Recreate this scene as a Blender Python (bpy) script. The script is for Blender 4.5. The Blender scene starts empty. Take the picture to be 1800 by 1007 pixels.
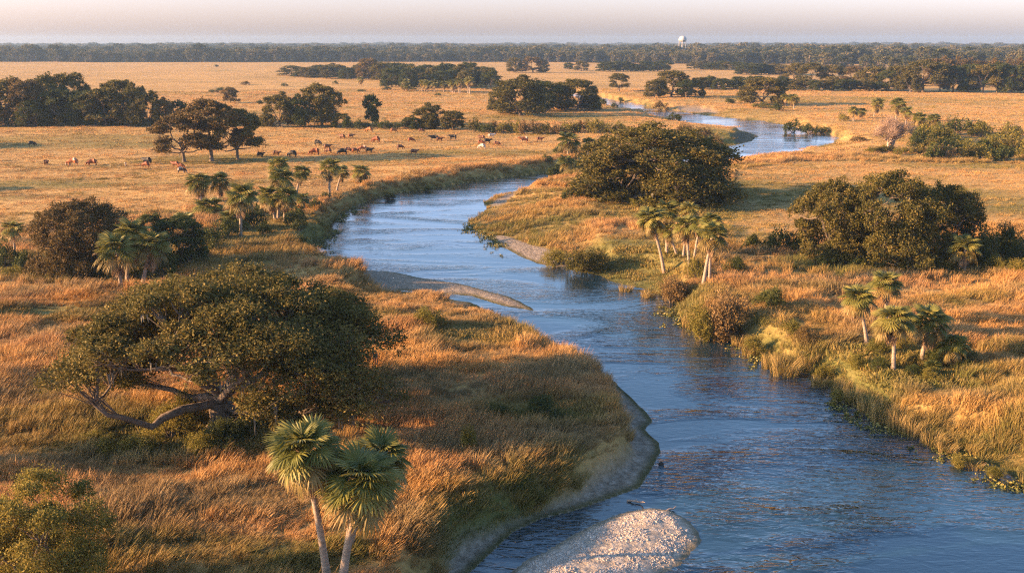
import bpy, math, random
import numpy as np
from mathutils import Vector, Matrix, Euler
R = math.radians
random.seed(7); rng = np.random.default_rng(7)
SC = bpy.context.scene; COL = SC.collection
# ------------------------------------------------------------------ camera, light, exposure
CAMZ, FPX, PITCH = 28.0, 1750.0, 13.82
SUN_AZ, SUN_EL = 10.0, 14.0            # shadows run to the right and slightly away
WZ = -2.2                              # water level
cd = bpy.data.cameras.new('camera'); cam = bpy.data.objects.new('camera', cd); COL.objects.link(cam)
cam.location = (0, 0, CAMZ); cam.rotation_euler = (R(90 - PITCH), 0, 0)
cd.sensor_width = 36; cd.lens = 35; cd.clip_start = 0.5; cd.clip_end = 60000
SC.camera = cam
w = bpy.data.worlds.new('World'); SC.world = w; w.use_nodes = True
nt = w.node_tree; bg = nt.nodes['Background']
sky = nt.nodes.new('ShaderNodeTexSky'); sky.sky_type = 'NISHITA'; sky.sun_disc = False
sky.sun_elevation = R(SUN_EL); sky.sun_rotation = R(270 - SUN_AZ)
sky.altitude = 0; sky.air_density = 1.0; sky.dust_density = 1.6; sky.ozone_density = 1.6
hsv = nt.nodes.new('ShaderNodeMixRGB'); hsv.blend_type = 'MULTIPLY'; hsv.inputs[0].default_value = 1
tc = nt.nodes.new('ShaderNodeTexCoord'); sx = nt.nodes.new('ShaderNodeSeparateXYZ'); rp = nt.nodes.new('ShaderNodeValToRGB')
rp.color_ramp.elements[0].position = .03; rp.color_ramp.elements[0].color = (1.11, .99, 1.43, 1)      # pinkish haze low down, clear blue higher up
rp.color_ramp.elements[1].position = .32; rp.color_ramp.elements[1].color = (.86, .99, 1.13, 1)
nt.links.new(tc.outputs['Generated'], sx.inputs[0]); nt.links.new(sx.outputs[2], rp.inputs[0]); nt.links.new(rp.outputs[0], hsv.inputs[2])
nt.links.new(sky.outputs[0], hsv.inputs[1]); nt.links.new(hsv.outputs[0], bg.inputs[0])
bg.inputs[1].default_value = 0.091
sd = bpy.data.lights.new('sun', 'SUN'); sd.energy = 5.0; sd.angle = R(0.6); sd.color = (1.0, 0.58, 0.28)
sun = bpy.data.objects.new('sun', sd); COL.objects.link(sun)
dv = Vector((math.cos(R(SUN_AZ)), math.sin(R(SUN_AZ)), -math.tan(R(SUN_EL)))).normalized()
sun.rotation_euler = dv.to_track_quat('-Z', 'Y').to_euler(); sun.location = (-200, -50, 80)
SC.view_settings.view_transform = 'Standard'; SC.view_settings.look = 'None'
SC.view_settings.gamma = 1; SC.view_settings.exposure = 1.9; SC.view_settings.use_curve_mapping = False
SC.render.engine = 'CYCLES'
cy = SC.cycles; cy.max_bounces = 5; cy.diffuse_bounces = 2; cy.glossy_bounces = 2; cy.transmission_bounces = 2
cy.volume_bounces = 0; cy.transparent_max_bounces = 4; cy.use_denoising = False; cy.filter_width = 1.25; cy.sample_clamp_indirect = 3; cy.use_adaptive_sampling = False; cy.caustics_reflective = False; cy.caustics_refractive = False

# ------------------------------------------------------------------ photo point -> place
_c, _s = math.cos(R(PITCH)), math.sin(R(PITCH))
def ray(px, py):
    u = (px - 900) / FPX; v = (503.5 - py) / FPX
    return (u, _c + v * _s, -_s + v * _c)
def G(px, py, z=0.0):                  # the ground point seen there
    d = ray(px, py); t = (z - CAMZ) / d[2]
    return (d[0] * t, d[1] * t)
def atY(px, py, Y):                    # the point seen there, standing at distance Y
    d = ray(px, py); t = Y / d[1]
    return (d[0] * t, CAMZ + d[2] * t)
def depth(Y, z=0.0): return Y * _c + (CAMZ - z) * _s

# ------------------------------------------------------------------ numeric helpers
_perm = rng.random((512, 512))
def vnoise(x, y, seed=0):
    x = np.asarray(x, float) + seed * 37.7; y = np.asarray(y, float) + seed * 91.3
    xi = np.floor(x).astype(int); yi = np.floor(y).astype(int); fx = x - xi; fy = y - yi
    fx = fx * fx * (3 - 2 * fx); fy = fy * fy * (3 - 2 * fy)
    g = lambda a, b: _perm[a % 512, b % 512]
    return (g(xi, yi) * (1 - fx) + g(xi + 1, yi) * fx) * (1 - fy) + (g(xi, yi + 1) * (1 - fx) + g(xi + 1, yi + 1) * fx) * fy
def fbm(x, y, s, o=3, seed=0):
    a = 0; amp = 1; tot = 0
    for i in range(o):
        a = a + amp * vnoise(x * s, y * s, seed + i); tot += amp; amp *= .5; s *= 2.1
    return a / tot
def sm(a, b, x):
    t = np.clip((x - a) / (b - a), 0, 1); return t * t * (3 - 2 * t)
def sdist(poly, X, Y):                 # + inside
    P = np.array(poly, float); X = np.asarray(X, float); Y = np.asarray(Y, float)
    d2 = np.full(X.shape, 1e18); ins = np.zeros(X.shape, bool)
    for i in range(len(P)):
        ax, ay = P[i - 1]; bx, by = P[i]; ex, ey = bx - ax, by - ay
        t = np.clip(((X - ax) * ex + (Y - ay) * ey) / (ex * ex + ey * ey + 1e-12), 0, 1)
        d2 = np.minimum(d2, (X - ax - t * ex) ** 2 + (Y - ay - t * ey) ** 2)
        c = (ay > Y) != (by > Y)
        with np.errstate(divide='ignore', invalid='ignore'):
            xi = ex * (Y - ay) / (by - ay if by != ay else 1e-9) + ax
        ins ^= c & (X < xi)
    return np.where(ins, 1, -1) * np.sqrt(d2)
def wpoly(s, z): return [G(s[i], s[i + 1], z) for i in range(0, len(s), 2)]

# ------------------------------------------------------------------ the river and its shores
WATER = wpoly([700,1200, 790,1060, 822,1007, 862,972, 902,935, 950,913, 1007,899, 1064,879, 1120,857, 1144,826, 1159,794,
 1157,778, 1140,764, 1132,754, 1151,741, 1140,727, 1124,713, 1104,693, 1076,669, 1043,648, 999,638, 967,616, 938,594, 894,577,
 857,565, 830,560, 845,556, 851,549, 843,538, 826,531, 800,529, 782,525, 760,521, 735,517, 705,511, 735,513, 762,514, 789,518, 803,517, 833,520,
 863,532, 894,540, 929,544, 938,546, 914,530, 890,520, 857,510, 816,501, 769,493, 718,484, 681,476, 634,474, 600,470,
 574,459, 544,442, 554,432, 567,420, 584,414, 576,404, 574,398, 600,380, 620,363, 661,348, 701,339, 762,331, 836,319, 904,310, 972,302,
 1000,297, 1060,285, 1150,272, 1230,264, 1287,257, 1320,249, 1334,240, 1312,232, 1298,229, 1284,225, 1242,220, 1198,214, 1170,206,
 1131,201, 1095,196, 1060,188, 1030,180, 980,172, 930,166, 930,161, 1000,162, 1050,170, 1084,177, 1125,183, 1145,189, 1187,195, 1214,200, 1242,204, 1298,210,
 1339,213, 1389,223, 1417,228, 1451,235, 1481,242, 1464,250, 1442,257, 1406,263, 1431,266, 1389,270, 1350,272, 1312,275, 1281,279, 1220,290,
 1140,300, 1060,311, 992,319, 971,322, 938,331, 904,339, 870,344, 850,356, 852,366, 843,376, 821,388, 836,405, 857,417, 880,432,
 904,445, 944,464, 988,471, 1029,479, 1060,486, 1074,496, 1096,502, 1124,507, 1155,518, 1177,532, 1196,537, 1190,550, 1202,571, 1227,579, 1255,586,
 1277,585, 1293,598, 1335,618, 1348,640, 1380,650, 1424,658, 1448,674, 1479,698, 1531,734, 1559,754, 1590,762, 1638,774, 1678,789,
 1702,805, 1757,820, 1800,850, 1860,880, 2000,940, 2400,1200], WZ)
ISLE = wpoly([880,1070, 898,1007, 918,988, 963,964, 1015,935, 1064,911, 1104,897, 1144,893, 1177,897, 1205,911, 1229,935, 1236,947,
 1215,972, 1195,996, 1165,1010, 1120,1045, 1000,1090], WZ)
SANDS = [wpoly(p, -1.9) for p in ([1015,648, 1043,677, 1072,697, 1088,725, 1086,753, 1104,775, 1112,800, 1090,822, 1050,845, 1020,867, 964,889, 894,921,
 822,957, 796,978, 785,1007, 760,1100, 880,1100, 1000,960, 1190,850, 1190,790, 1160,730, 1110,670, 1050,640],
 [625,478, 640,470, 681,472, 769,488, 857,508, 914,525, 945,547, 894,547, 833,524, 803,520, 762,518, 705,514, 660,505, 640,492],
 [872,352, 895,342, 912,338, 905,345, 885,358, 862,362],
 [866,412, 885,412, 905,420, 945,434, 990,448, 1012,458, 985,470, 940,464, 890,442, 868,424],
 [1190,193, 1225,192, 1250,196, 1262,200, 1235,199, 1205,196], [1410,262, 1440,262, 1440,268, 1400,270])]
MUDS = [wpoly(p, -1.9) for p in ([740,519, 790,522, 840,530, 858,550, 830,562, 790,556, 760,536], [1300,232, 1318,233, 1336,241, 1322,249, 1300,254, 1285,246],
 [1208,972, 1190,1000, 1180,1040, 1240,960, 1225,930, 1232,948])]
def zones(lst): return [(G(cx, cy), (G(cx + rx, cy)[0] - G(cx - rx, cy)[0]) / 2, (G(cx, cy - ry)[1] - G(cx, cy + ry)[1]) / 2, a) for cx, cy, rx, ry, a in lst]
GREEN_AND_SHADE = zones([(300,775,170,42,.8), (400,440,150,45,.6), (480,400,110,30,.7), (1100,450,130,38,.9), (1560,640,150,50,.75), (1250,420,150,20,.5), (935,385,110,45,.5),
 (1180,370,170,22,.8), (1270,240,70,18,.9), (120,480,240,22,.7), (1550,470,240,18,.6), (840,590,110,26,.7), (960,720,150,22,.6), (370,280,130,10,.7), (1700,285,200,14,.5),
 (960,207,150,6,.6), (1290,200,120,10,.4), (1690,790,130,60,.5), (620,520,60,20,.3), (1050,610,50,20,.3), (1400,570,80,40,.5), (1620,350,260,30,.6), (100,250,250,14,.5), (1330,335,80,22,.6), (850,268,180,7,.5), (1500,176,300,6,.4), (100,325,160,6,.5), (960,735,130,20,.9), (870,900,130,60,.75), (130,560,220,14,.7), (100,690,60,20,.4), (560,980,120,30,.5), (1650,540,60,14,.4), (1640,740,220,50,.2)])  # green growth, plus shadow bands painted into ground and grass colour
GENTLE = zones([(930,390,140,75,1), (1300,270,150,40,1), (1150,208,170,14,1), (1290,200,140,12,1), (1110,466,110,22,.8), (1640,765,230,60,.32), (1500,250,110,14,.8), (690,490,90,30,1)])
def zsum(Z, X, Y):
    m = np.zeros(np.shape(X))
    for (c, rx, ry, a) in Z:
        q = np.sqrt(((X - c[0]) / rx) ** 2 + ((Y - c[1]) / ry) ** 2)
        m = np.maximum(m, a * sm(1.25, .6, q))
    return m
def terrain(X, Y):
    X = np.asarray(X, float); Y = np.asarray(Y, float); n = X.shape
    rr = np.hypot(X, Y)
    roll = (fbm(X, Y, 1 / 45., 3, 3) - .5) * 1.1 + (fbm(X, Y, 1 / 7., 2, 9) - .5) * .35 * sm(400, 150, rr)
    fine = (fbm(X, Y, 1 / 1.6, 2, 12) - .5) * .30 * sm(260, 60, rr)
    d = np.full(n, 200.0); sand = np.zeros(n); mud = np.zeros(n); isl = np.full(n, -50.0); lobe = np.full(n, 20.)
    near = (Y > 5) & (Y < 900) & (np.abs(X) < 500)
    xs, ys = X[near], Y[near]
    wob = (fbm(xs, ys, 1 / 5., 3, 5) - .5) * 2.2 * np.clip(ys / 150, .35, 1.4)
    d[near] = -sdist(WATER, xs, ys) + wob * .55
    isl[near] = sdist(ISLE, xs, ys) + wob * .3
    s = np.full(xs.shape, -99.)
    for p in SANDS: s = np.maximum(s, sdist(p, xs, ys))
    sand[near] = sm(-.7, .5, s + wob * .5)
    s = np.full(xs.shape, -99.)
    for p in MUDS: s = np.maximum(s, sdist(p, xs, ys))
    mud[near] = sm(-.7, .7, s)
    green = zsum(GREEN_AND_SHADE, X, Y); gentle = zsum(GENTLE, X, Y)
    wb = 2.6 + gentle * 17 + 1.5 * fbm(X, Y, 1 / 9., 2, 21)
    rise = sm(0, 1, np.clip(d, 0, None) / wb) * (-WZ)
    flat = np.clip(.12 * np.clip(d, 0, None) ** .8, 0, .55)
    lo = np.maximum(sand, mud)
    zl = WZ + rise * (1 - lo) + flat * lo + (roll * sm(2, 14, d) + fine * sm(.5, 3, d)) * (1 - lo) + lo * .08 * (fbm(X, Y, 1.3, 2, 4) - .5) * sm(.3, 1.2, d)
    zw = WZ + np.clip(d * .32, -1.8, 0)
    z = np.where(d > 0, np.maximum(zl, WZ - .1 + .12 * np.clip(d, 0, 2)), zw)
    zi = WZ + np.where(isl > 0, .68 * (1 - np.exp(-isl / 2.6)) + .16 * (fbm(X, Y, 1.1, 3, 8) - .5), isl * .3)
    z = np.maximum(z, zi)
    sand = np.where(isl > -1, 1.0, sand)
    return z, d, sand, mud, green, isl
def Z1(x, y): return float(terrain(np.array([x]), np.array([y]))[0][0])

# ------------------------------------------------------------------ mesh, object helpers
def mesh_np(name, V, F, mats=(), attrs=None, smooth=False):
    V = np.asarray(V, np.float32); F = np.asarray(F, np.int32); k = F.shape[1]
    me = bpy.data.meshes.new(name); me.vertices.add(len(V)); me.vertices.foreach_set('co', V.ravel())
    me.loops.add(F.size); me.loops.foreach_set('vertex_index', F.ravel())
    me.polygons.add(len(F)); me.polygons.foreach_set('loop_start', np.arange(0, F.size, k, dtype=np.int32))
    try: me.polygons.foreach_set('loop_total', np.full(len(F), k, np.int32))
    except Exception: pass
    if smooth: me.polygons.foreach_set('use_smooth', np.ones(len(F), bool))
    for an, av in (attrs or {}).items():
        a = me.attributes.new(an, 'FLOAT', 'POINT'); a.data.foreach_set('value', np.asarray(av, np.float32))
    for m in mats: me.materials.append(m)
    me.update(calc_edges=True); return me
class MB:                              # triangles and quads gathered into one mesh
    def __init__(s): s.v = []; s.f = []; s.m = []
    def tube(s, pts, rad, n=6, mi=0, cap=False):
        b = len(s.v); P = [Vector(p) for p in pts]; a = Vector((1, 0, 0)); rings = 0
        for i, p in enumerate(P):
            t = (P[min(i + 1, len(P) - 1)] - P[max(i - 1, 0)])
            if t.length < 1e-6: t = Vector((0, 0, 1))
            t.normalize(); u = a - t * a.dot(t)
            if u.length < .1: u = Vector((0, 1, 0)) - t * t.y
            u.normalize(); a = u; v = t.cross(u)
            r = rad[i] if hasattr(rad, '__len__') else rad
            for k in range(n):
                an = 2 * math.pi * k / n; s.v.append(tuple(p + (u * math.cos(an) + v * math.sin(an)) * r))
        for i in range(len(P) - 1):
            for k in range(n):
                k2 = (k + 1) % n; s.f.append((b + i * n + k, b + i * n + k2, b + (i + 1) * n + k2, b + (i + 1) * n + k)); s.m.append(mi)
        if cap: s.f.append(tuple(b + (len(P) - 1) * n + k for k in range(n))); s.m.append(mi)
    def poly(s, pts, mi=0):
        b = len(s.v); s.v += [tuple(p) for p in pts]; s.f.append(tuple(range(b, b + len(pts)))); s.m.append(mi)
    def box(s, c, h, mi=0):
        b = len(s.v)
        for x in (-1, 1):
            for y in (-1, 1):
                for z in (-1, 1): s.v.append((c[0] + x * h[0], c[1] + y * h[1], c[2] + z * h[2]))
        for q in ((0,1,3,2), (4,6,7,5), (0,4,5,1), (2,3,7,6), (0,2,6,4), (1,5,7,3)): s.f.append(tuple(b + i for i in q)); s.m.append(mi)
    def mesh(s, name, mats, smooth=True):
        me = bpy.data.meshes.new(name); me.from_pydata(s.v, [], s.f)
        for m in mats: me.materials.append(m)
        me.polygons.foreach_set('material_index', s.m)
        if smooth: me.polygons.foreach_set('use_smooth', [True] * len(s.f))
        me.update(); return me
def ob(name, me, parent=None, mat=None, kind=None):
    o = bpy.data.objects.new(name, me); COL.objects.link(o)
    if parent: o.parent = parent
    if mat: o.material_slots[0].link = 'OBJECT'; o.material_slots[0].material = mat
    if kind: o['kind'] = kind
    return o
def thing(name, label, cat, loc, rz=0, sc=(1, 1, 1), group=None):
    o = bpy.data.objects.new(name, None); COL.objects.link(o); o.empty_display_size = .5
    o.location = loc; o.rotation_euler = (0, 0, rz); o.scale = sc
    tag(o, label, cat, group); return o
def tag(o, label, cat, group=None):
    o['label'] = label; o['category'] = cat
    if group: o['group'] = group
    return o

# ------------------------------------------------------------------ materials
class NT:
    def __init__(s, name):
        s.m = bpy.data.materials.new(name); s.m.use_nodes = True; s.t = s.m.node_tree; s.n = s.t.nodes; s.l = s.t.links
        s.b = s.n['Principled BSDF']; s.out = s.n['Material Output']
    def new(s, t, **kw):
        n = s.n.new(t)
        for k, v in kw.items():
            if k[0] == 'i' and k[1:].isdigit(): n.inputs[int(k[1:])].default_value = v
            else: setattr(n, k, v)
        return n
    def noise(s, scale, detail=3, vec=None, rough=.55, dist=0):
        n = s.new('ShaderNodeTexNoise'); n.inputs['Scale'].default_value = scale; n.inputs['Detail'].default_value = detail
        n.inputs['Roughness'].default_value = rough; n.inputs['Distortion'].default_value = dist
        if vec is None: vec = s.new('ShaderNodeNewGeometry').outputs['Position']
        s.l.new(vec, n.inputs['Vector']); return n.outputs['Fac']
    def pos(s, sc=(1, 1, 1), rot=(0, 0, 0), obj=False):
        src = s.new('ShaderNodeTexCoord').outputs['Object'] if obj else s.new('ShaderNodeNewGeometry').outputs['Position']
        m = s.new('ShaderNodeMapping'); m.inputs['Scale'].default_value = sc; m.inputs['Rotation'].default_value = rot
        s.l.new(src, m.inputs['Vector']); return m.outputs[0]
    def ramp(s, fac, stops):
        r = s.new('ShaderNodeValToRGB'); e = r.color_ramp.elements
        while len(e) < len(stops): e.new(.5)
        for el, (p, c) in zip(e, stops): el.position = p; el.color = (*c, 1) if len(c) == 3 else c
        s.l.new(fac, r.inputs[0]); return r.outputs[0]
    def mix(s, f, a, b, mode='MIX'):
        m = s.new('ShaderNodeMixRGB', blend_type=mode)
        for i, x in ((0, f), (1, a), (2, b)):
            if hasattr(x, 'links'): s.l.new(x, m.inputs[i])
            else: m.inputs[i].default_value = x if i == 0 else (*x, 1)
        return m.outputs[0]
    def math(s, op, a, b=0.0, clamp=False):
        m = s.new('ShaderNodeMath', operation=op, use_clamp=clamp)
        for i, x in ((0, a), (1, b)):
            if hasattr(x, 'links'): s.l.new(x, m.inputs[i])
            else: m.inputs[i].default_value = x
        return m.outputs[0]
    def attr(s, name, inst=False):
        a = s.new('ShaderNodeAttribute', attribute_name=name)
        if inst: a.attribute_type = 'INSTANCER'
        return a.outputs['Fac']
    def bump(s, h, strength=.5, dist=.1):
        b = s.new('ShaderNodeBump'); b.inputs['Strength'].default_value = strength; b.inputs['Distance'].default_value = dist
        s.l.new(h, b.inputs['Height']); s.l.new(b.outputs[0], s.b.inputs['Normal']); return b
    def base(s, c, rough=.8, spec=.3):
        if hasattr(c, 'links'): s.l.new(c, s.b.inputs['Base Color'])
        else: s.b.inputs['Base Color'].default_value = (*c, 1)
        s.b.inputs['Roughness'].default_value = rough; s.b.inputs['Specular IOR Level'].default_value = spec
    def translucent(s, col, fac):
        t = s.new('ShaderNodeBsdfTranslucent'); s.l.new(col, t.inputs[0]); mx = s.new('ShaderNodeMixShader', i0=fac)
        s.l.new(s.b.outputs[0], mx.inputs[1]); s.l.new(t.outputs[0], mx.inputs[2]); s.l.new(mx.outputs[0], s.out.inputs['Surface'])
def leaf_mat(name, dark, mid, light, fac=.28, nscale=.35, rnd=.2):
    t = NT(name); a = t.attr('tint'); n = t.noise(nscale, 2)
    r = t.new('ShaderNodeObjectInfo').outputs['Random']
    f = t.math('ADD', t.math('MULTIPLY', a, .55), t.math('MULTIPLY', n, .7)); f = t.math('ADD', f, t.math('MULTIPLY', r, rnd)); f = t.math('SUBTRACT', f, .12 + rnd * .5, True)
    c = t.ramp(f, [(0.08, dark), (.5, mid), (.95, light)]); t.base(c, .65, .10); t.translucent(c, fac); return t.m
OAK = leaf_mat('live_oak_leaves', (.032, .038, .011), (.100, .090, .023), (.25, .180, .052))
OAKB = leaf_mat('brownish_oak_leaves', (.055, .044, .017), (.13, .09, .033), (.25, .16, .06))
DGREEN = leaf_mat('dark_green_leaves', (.024, .038, .012), (.06, .075, .02), (.13, .125, .035))
YGREEN = leaf_mat('yellow_green_leaves', (.075, .08, .016), (.18, .16, .034), (.34, .25, .06), .35)
RUST = leaf_mat('rusty_leaves', (.10, .065, .028), (.21, .135, .055), (.33, .22, .10))
FARL = leaf_mat('far_leaves', (.026, .036, .016), (.08, .086, .036), (.20, .155, .07), .2, .02, .75)
def simple(name, c1, c2, sc=4, rough=.85, bump=0, obj=True, stretch=(1, 1, 1)):
    t = NT(name); v = t.pos(stretch, obj=obj); n = t.noise(sc, 4, v); t.base(t.ramp(n, [(.3, c1), (.7, c2)]), rough)
    if bump: t.bump(n, 1.0, bump)
    return t.m
BARK = simple('oak_bark', (.075, .055, .04), (.20, .155, .115), 2.2, .9, .15, True, (1, 1, .35))
PBARK = simple('palm_bark', (.19, .145, .105), (.38, .30, .225), 2.5, .9, .05, True, (1, 1, 5))
PALEB = simple('pale_bark', (.24, .18, .14), (.44, .35, .28), 2, .85)
TWIG = simple('bare_twigs', (.24, .16, .11), (.40, .28, .20), 1)
MOSS = simple('spanish_moss', (.09, .085, .065), (.19, .17, .13), 3)
def frond_mat(name, a, b, c):
    t = NT(name); n = t.noise(1.2, 2, t.pos(obj=True)); r = t.new('ShaderNodeObjectInfo').outputs['Random']
    f = t.math('ADD', t.math('MULTIPLY', n, .6), t.math('MULTIPLY', r, .5), True)
    col = t.ramp(f, [(.2, a), (.5, b), (.85, c)]); t.base(col, .5, .22); t.translucent(col, .22); return t.m
FR = frond_mat('palm_frond_green', (.075, .085, .018), (.15, .15, .034), (.27, .235, .06))
FRY = frond_mat('palm_frond_yellowing', (.10, .085, .022), (.19, .14, .04), (.29, .20, .07))
FRD = frond_mat('palm_frond_dead', (.17, .105, .055), (.28, .18, .10), (.42, .30, .19))

# ------------------------------------------------------------------ ground sheet
def build_ground():
    ang = np.concatenate([np.linspace(-180, -36, 30)[:-1], np.linspace(-36, 36, 560), np.linspace(36, 180, 30)[1:]]) * math.pi / 180
    r = np.concatenate([np.geomspace(.5, 40, 50)[:-1], np.geomspace(40, 330, 380)[:-1], np.geomspace(330, 5600, 120)])
    A, Rr = np.meshgrid(ang, r); X = Rr * np.sin(A); Y = Rr * np.cos(A); n = len(ang)
    x, y = X.ravel(), Y.ravel()
    z, d, sand, mud, green, isl = terrain(x, y)
    i = np.arange(len(r) - 1)[:, None] * n + np.arange(n - 1)[None, :]; i = i.ravel()
    F = np.stack([i, i + 1, i + n + 1, i + n], 1)[:, ::-1]
    wet = np.maximum(sm(1.0, .1, np.where(d > 0, d, 9)), .6 * sm(.9, .0, np.where(isl > 0, isl, 9)))
    t = NT('ground'); p = t.pos()
    big = t.noise(.018, 3, t.pos((.5, 1.6, 1))); mid = t.noise(.16, 4, t.pos((.6, 1.5, 1)), .6); fin = t.noise(1.6, 4, t.pos((.7, 1.4, 1)), .65)
    f = t.math('ADD', t.math('MULTIPLY', mid, .5), t.math('MULTIPLY', fin, .5))
    dry = t.ramp(f, [(.3, (.19, .105, .035)), (.48, (.40, .235, .08)), (.66, (.58, .38, .145))])
    tan = t.ramp(f, [(.3, (.24, .145, .048)), (.5, (.48, .29, .10)), (.7, (.66, .42, .155))])
    c = t.mix(t.ramp(big, [(.4, (0, 0, 0)), (.6, (1, 1, 1))]), dry, tan)
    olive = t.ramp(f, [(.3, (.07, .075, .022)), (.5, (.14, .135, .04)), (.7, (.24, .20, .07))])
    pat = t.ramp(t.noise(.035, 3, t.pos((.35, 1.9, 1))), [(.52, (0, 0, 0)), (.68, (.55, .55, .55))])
    c = t.mix(pat, c, olive); c = t.mix(t.attr('green'), c, olive)  # the green mask carries the painted shadow bands as well
    sn = t.noise(2.2, 5, p, .7)
    sc_ = t.ramp(sn, [(.3, (.26, .215, .165)), (.5, (.42, .36, .29)), (.7, (.58, .51, .42))])
    wc = t.ramp(sn, [(.3, (.07, .062, .035)), (.7, (.18, .15, .10))])
    dull = t.ramp(sn, [(.3, (.13, .10, .072)), (.5, (.27, .22, .165)), (.7, (.42, .35, .28))]); c = t.mix(t.attr('sand'), c, dull); c = t.mix(t.attr('isle'), c, sc_); c = t.mix(t.attr('mud'), c, wc); c = t.mix(t.attr('wet'), c, t.ramp(fin, [(.35, (.045, .05, .015)), (.7, (.13, .11, .045))]))  # dull: darker sand for the shores, bank shadow put into its colour
    t.base(c, .95, .1); h = t.math('ADD', t.math('MULTIPLY', fin, .6), t.math('MULTIPLY', sn, .4)); t.bump(h, 1.0, .55)
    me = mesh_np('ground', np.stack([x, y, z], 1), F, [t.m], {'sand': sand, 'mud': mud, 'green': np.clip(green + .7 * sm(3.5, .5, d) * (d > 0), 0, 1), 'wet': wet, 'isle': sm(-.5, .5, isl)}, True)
    return ob('ground', me, kind='structure')
build_ground()

# ------------------------------------------------------------------ river water
def build_water():
    t = NT('river_water'); P = (1, 1, 1)
    fine = t.noise(1.25, 2, t.pos((.65, 1.7, 1), (0, 0, .22)), .6, .7); mid = t.noise(.42, 3, t.pos((.8, 1.5, 1), (0, 0, -.3)), .55, .8)
    swirl = t.noise(.055, 3, t.pos((.6, 1.4, 1), (0, 0, -.25)), .55, 1.6)
    pat = t.ramp(swirl, [(.40, (.10, .10, .10)), (.52, (.5, .5, .5)), (.64, (1.3, 1.3, 1.3))])
    sy = t.new('ShaderNodeSeparateXYZ'); t.l.new(t.pos(), sy.inputs[0]); mr = t.new('ShaderNodeMapRange')   # the near reach runs faster and choppier
    for i_, v_ in ((1, 60), (2, 135), (3, 1.9), (4, .6)): mr.inputs[i_].default_value = v_
    t.l.new(sy.outputs[1], mr.inputs[0]); pat = t.math('MULTIPLY', pat, mr.outputs[0])
    h = t.math('MULTIPLY', t.math('ADD', t.math('MULTIPLY', fine, 1.05), t.math('MULTIPLY', mid, .26)), pat)
    h = t.math('ADD', h, t.math('MULTIPLY', t.noise(.12, 2, t.pos((.6, 1.6, 1))), .25))
    t.base((.010, .034, .050), .3, .0); bp = t.bump(h, 1.0, .15)
    g = t.new('ShaderNodeBsdfGlossy'); g.inputs['Roughness'].default_value = .10; t.l.new(bp.outputs[0], g.inputs['Normal'])
    fr = t.new('ShaderNodeFresnel'); fr.inputs['IOR'].default_value = 2.6; t.l.new(bp.outputs[0], fr.inputs['Normal'])
    mx = t.new('ShaderNodeMixShader'); t.l.new(t.math('MULTIPLY', t.math('SUBTRACT', fr.outputs[0], .13), 2.3, True), mx.inputs[0])
    t.l.new(t.b.outputs[0], mx.inputs[1]); t.l.new(g.outputs[0], mx.inputs[2]); t.l.new(mx.outputs[0], t.out.inputs['Surface'])
    nx, ny = 24, 24; xs = np.linspace(-140, 560, nx); ys = np.linspace(8, 760, ny); X, Y = np.meshgrid(xs, ys)
    i = (np.arange(ny - 1)[:, None] * nx + np.arange(nx - 1)[None, :]).ravel()
    me = mesh_np('river_water', np.stack([X.ravel(), Y.ravel(), np.full(X.size, WZ)], 1), np.stack([i, i + 1, i + nx + 1, i + nx], 1), [t.m], smooth=True)
    ob('river_water', me, kind='structure')
build_water()

# ------------------------------------------------------------------ scattering (ground cover, far wood)
def scatter(name, protos, P, rot, scl, idx, green, label=None, cat=None):
    pc = bpy.data.collections.new(name + '_kinds')
    for i, me in enumerate(protos):
        o = bpy.data.objects.new('%s_kind_%02d' % (name, i), me); pc.objects.link(o)
    me = bpy.data.meshes.new(name); n = len(P); me.vertices.add(n); me.vertices.foreach_set('co', np.asarray(P, np.float32).ravel())
    for an, ty, v in (('rot', 'FLOAT_VECTOR', rot), ('scl', 'FLOAT_VECTOR', scl)):
        me.attributes.new(an, ty, 'POINT').data.foreach_set('vector', np.asarray(v, np.float32).ravel())
    me.attributes.new('idx', 'INT', 'POINT').data.foreach_set('value', np.asarray(idx, np.int32))
    me.attributes.new('green', 'FLOAT', 'POINT').data.foreach_set('value', np.asarray(green, np.float32))
    o = ob(name, me, kind='stuff')
    g = bpy.data.node_groups.new(name, 'GeometryNodeTree')
    g.interface.new_socket('Geometry', in_out='INPUT', socket_type='NodeSocketGeometry'); g.interface.new_socket('Geometry', in_out='OUTPUT', socket_type='NodeSocketGeometry')
    N = g.nodes; L = g.links; gi = N.new('NodeGroupInput'); go = N.new('NodeGroupOutput'); ip = N.new('GeometryNodeInstanceOnPoints')
    ci = N.new('GeometryNodeCollectionInfo'); ci.inputs['Collection'].default_value = pc; ci.inputs['Separate Children'].default_value = True; ci.inputs['Reset Children'].default_value = True
    def at(nm, ty):
        a = N.new('GeometryNodeInputNamedAttribute'); a.data_type = ty; a.inputs['Name'].default_value = nm; return a.outputs['Attribute']
    L.new(gi.outputs[0], ip.inputs['Points']); L.new(ci.outputs[0], ip.inputs['Instance']); ip.inputs['Pick Instance'].default_value = True
    L.new(at('idx', 'INT'), ip.inputs['Instance Index']); L.new(at('rot', 'FLOAT_VECTOR'), ip.inputs['Rotation']); L.new(at('scl', 'FLOAT_VECTOR'), ip.inputs['Scale'])
    L.new(ip.outputs[0], go.inputs[0]); md = o.modifiers.new('scatter', 'NODES'); md.node_group = g
    if label: tag(o, label, cat)
    return o

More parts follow.
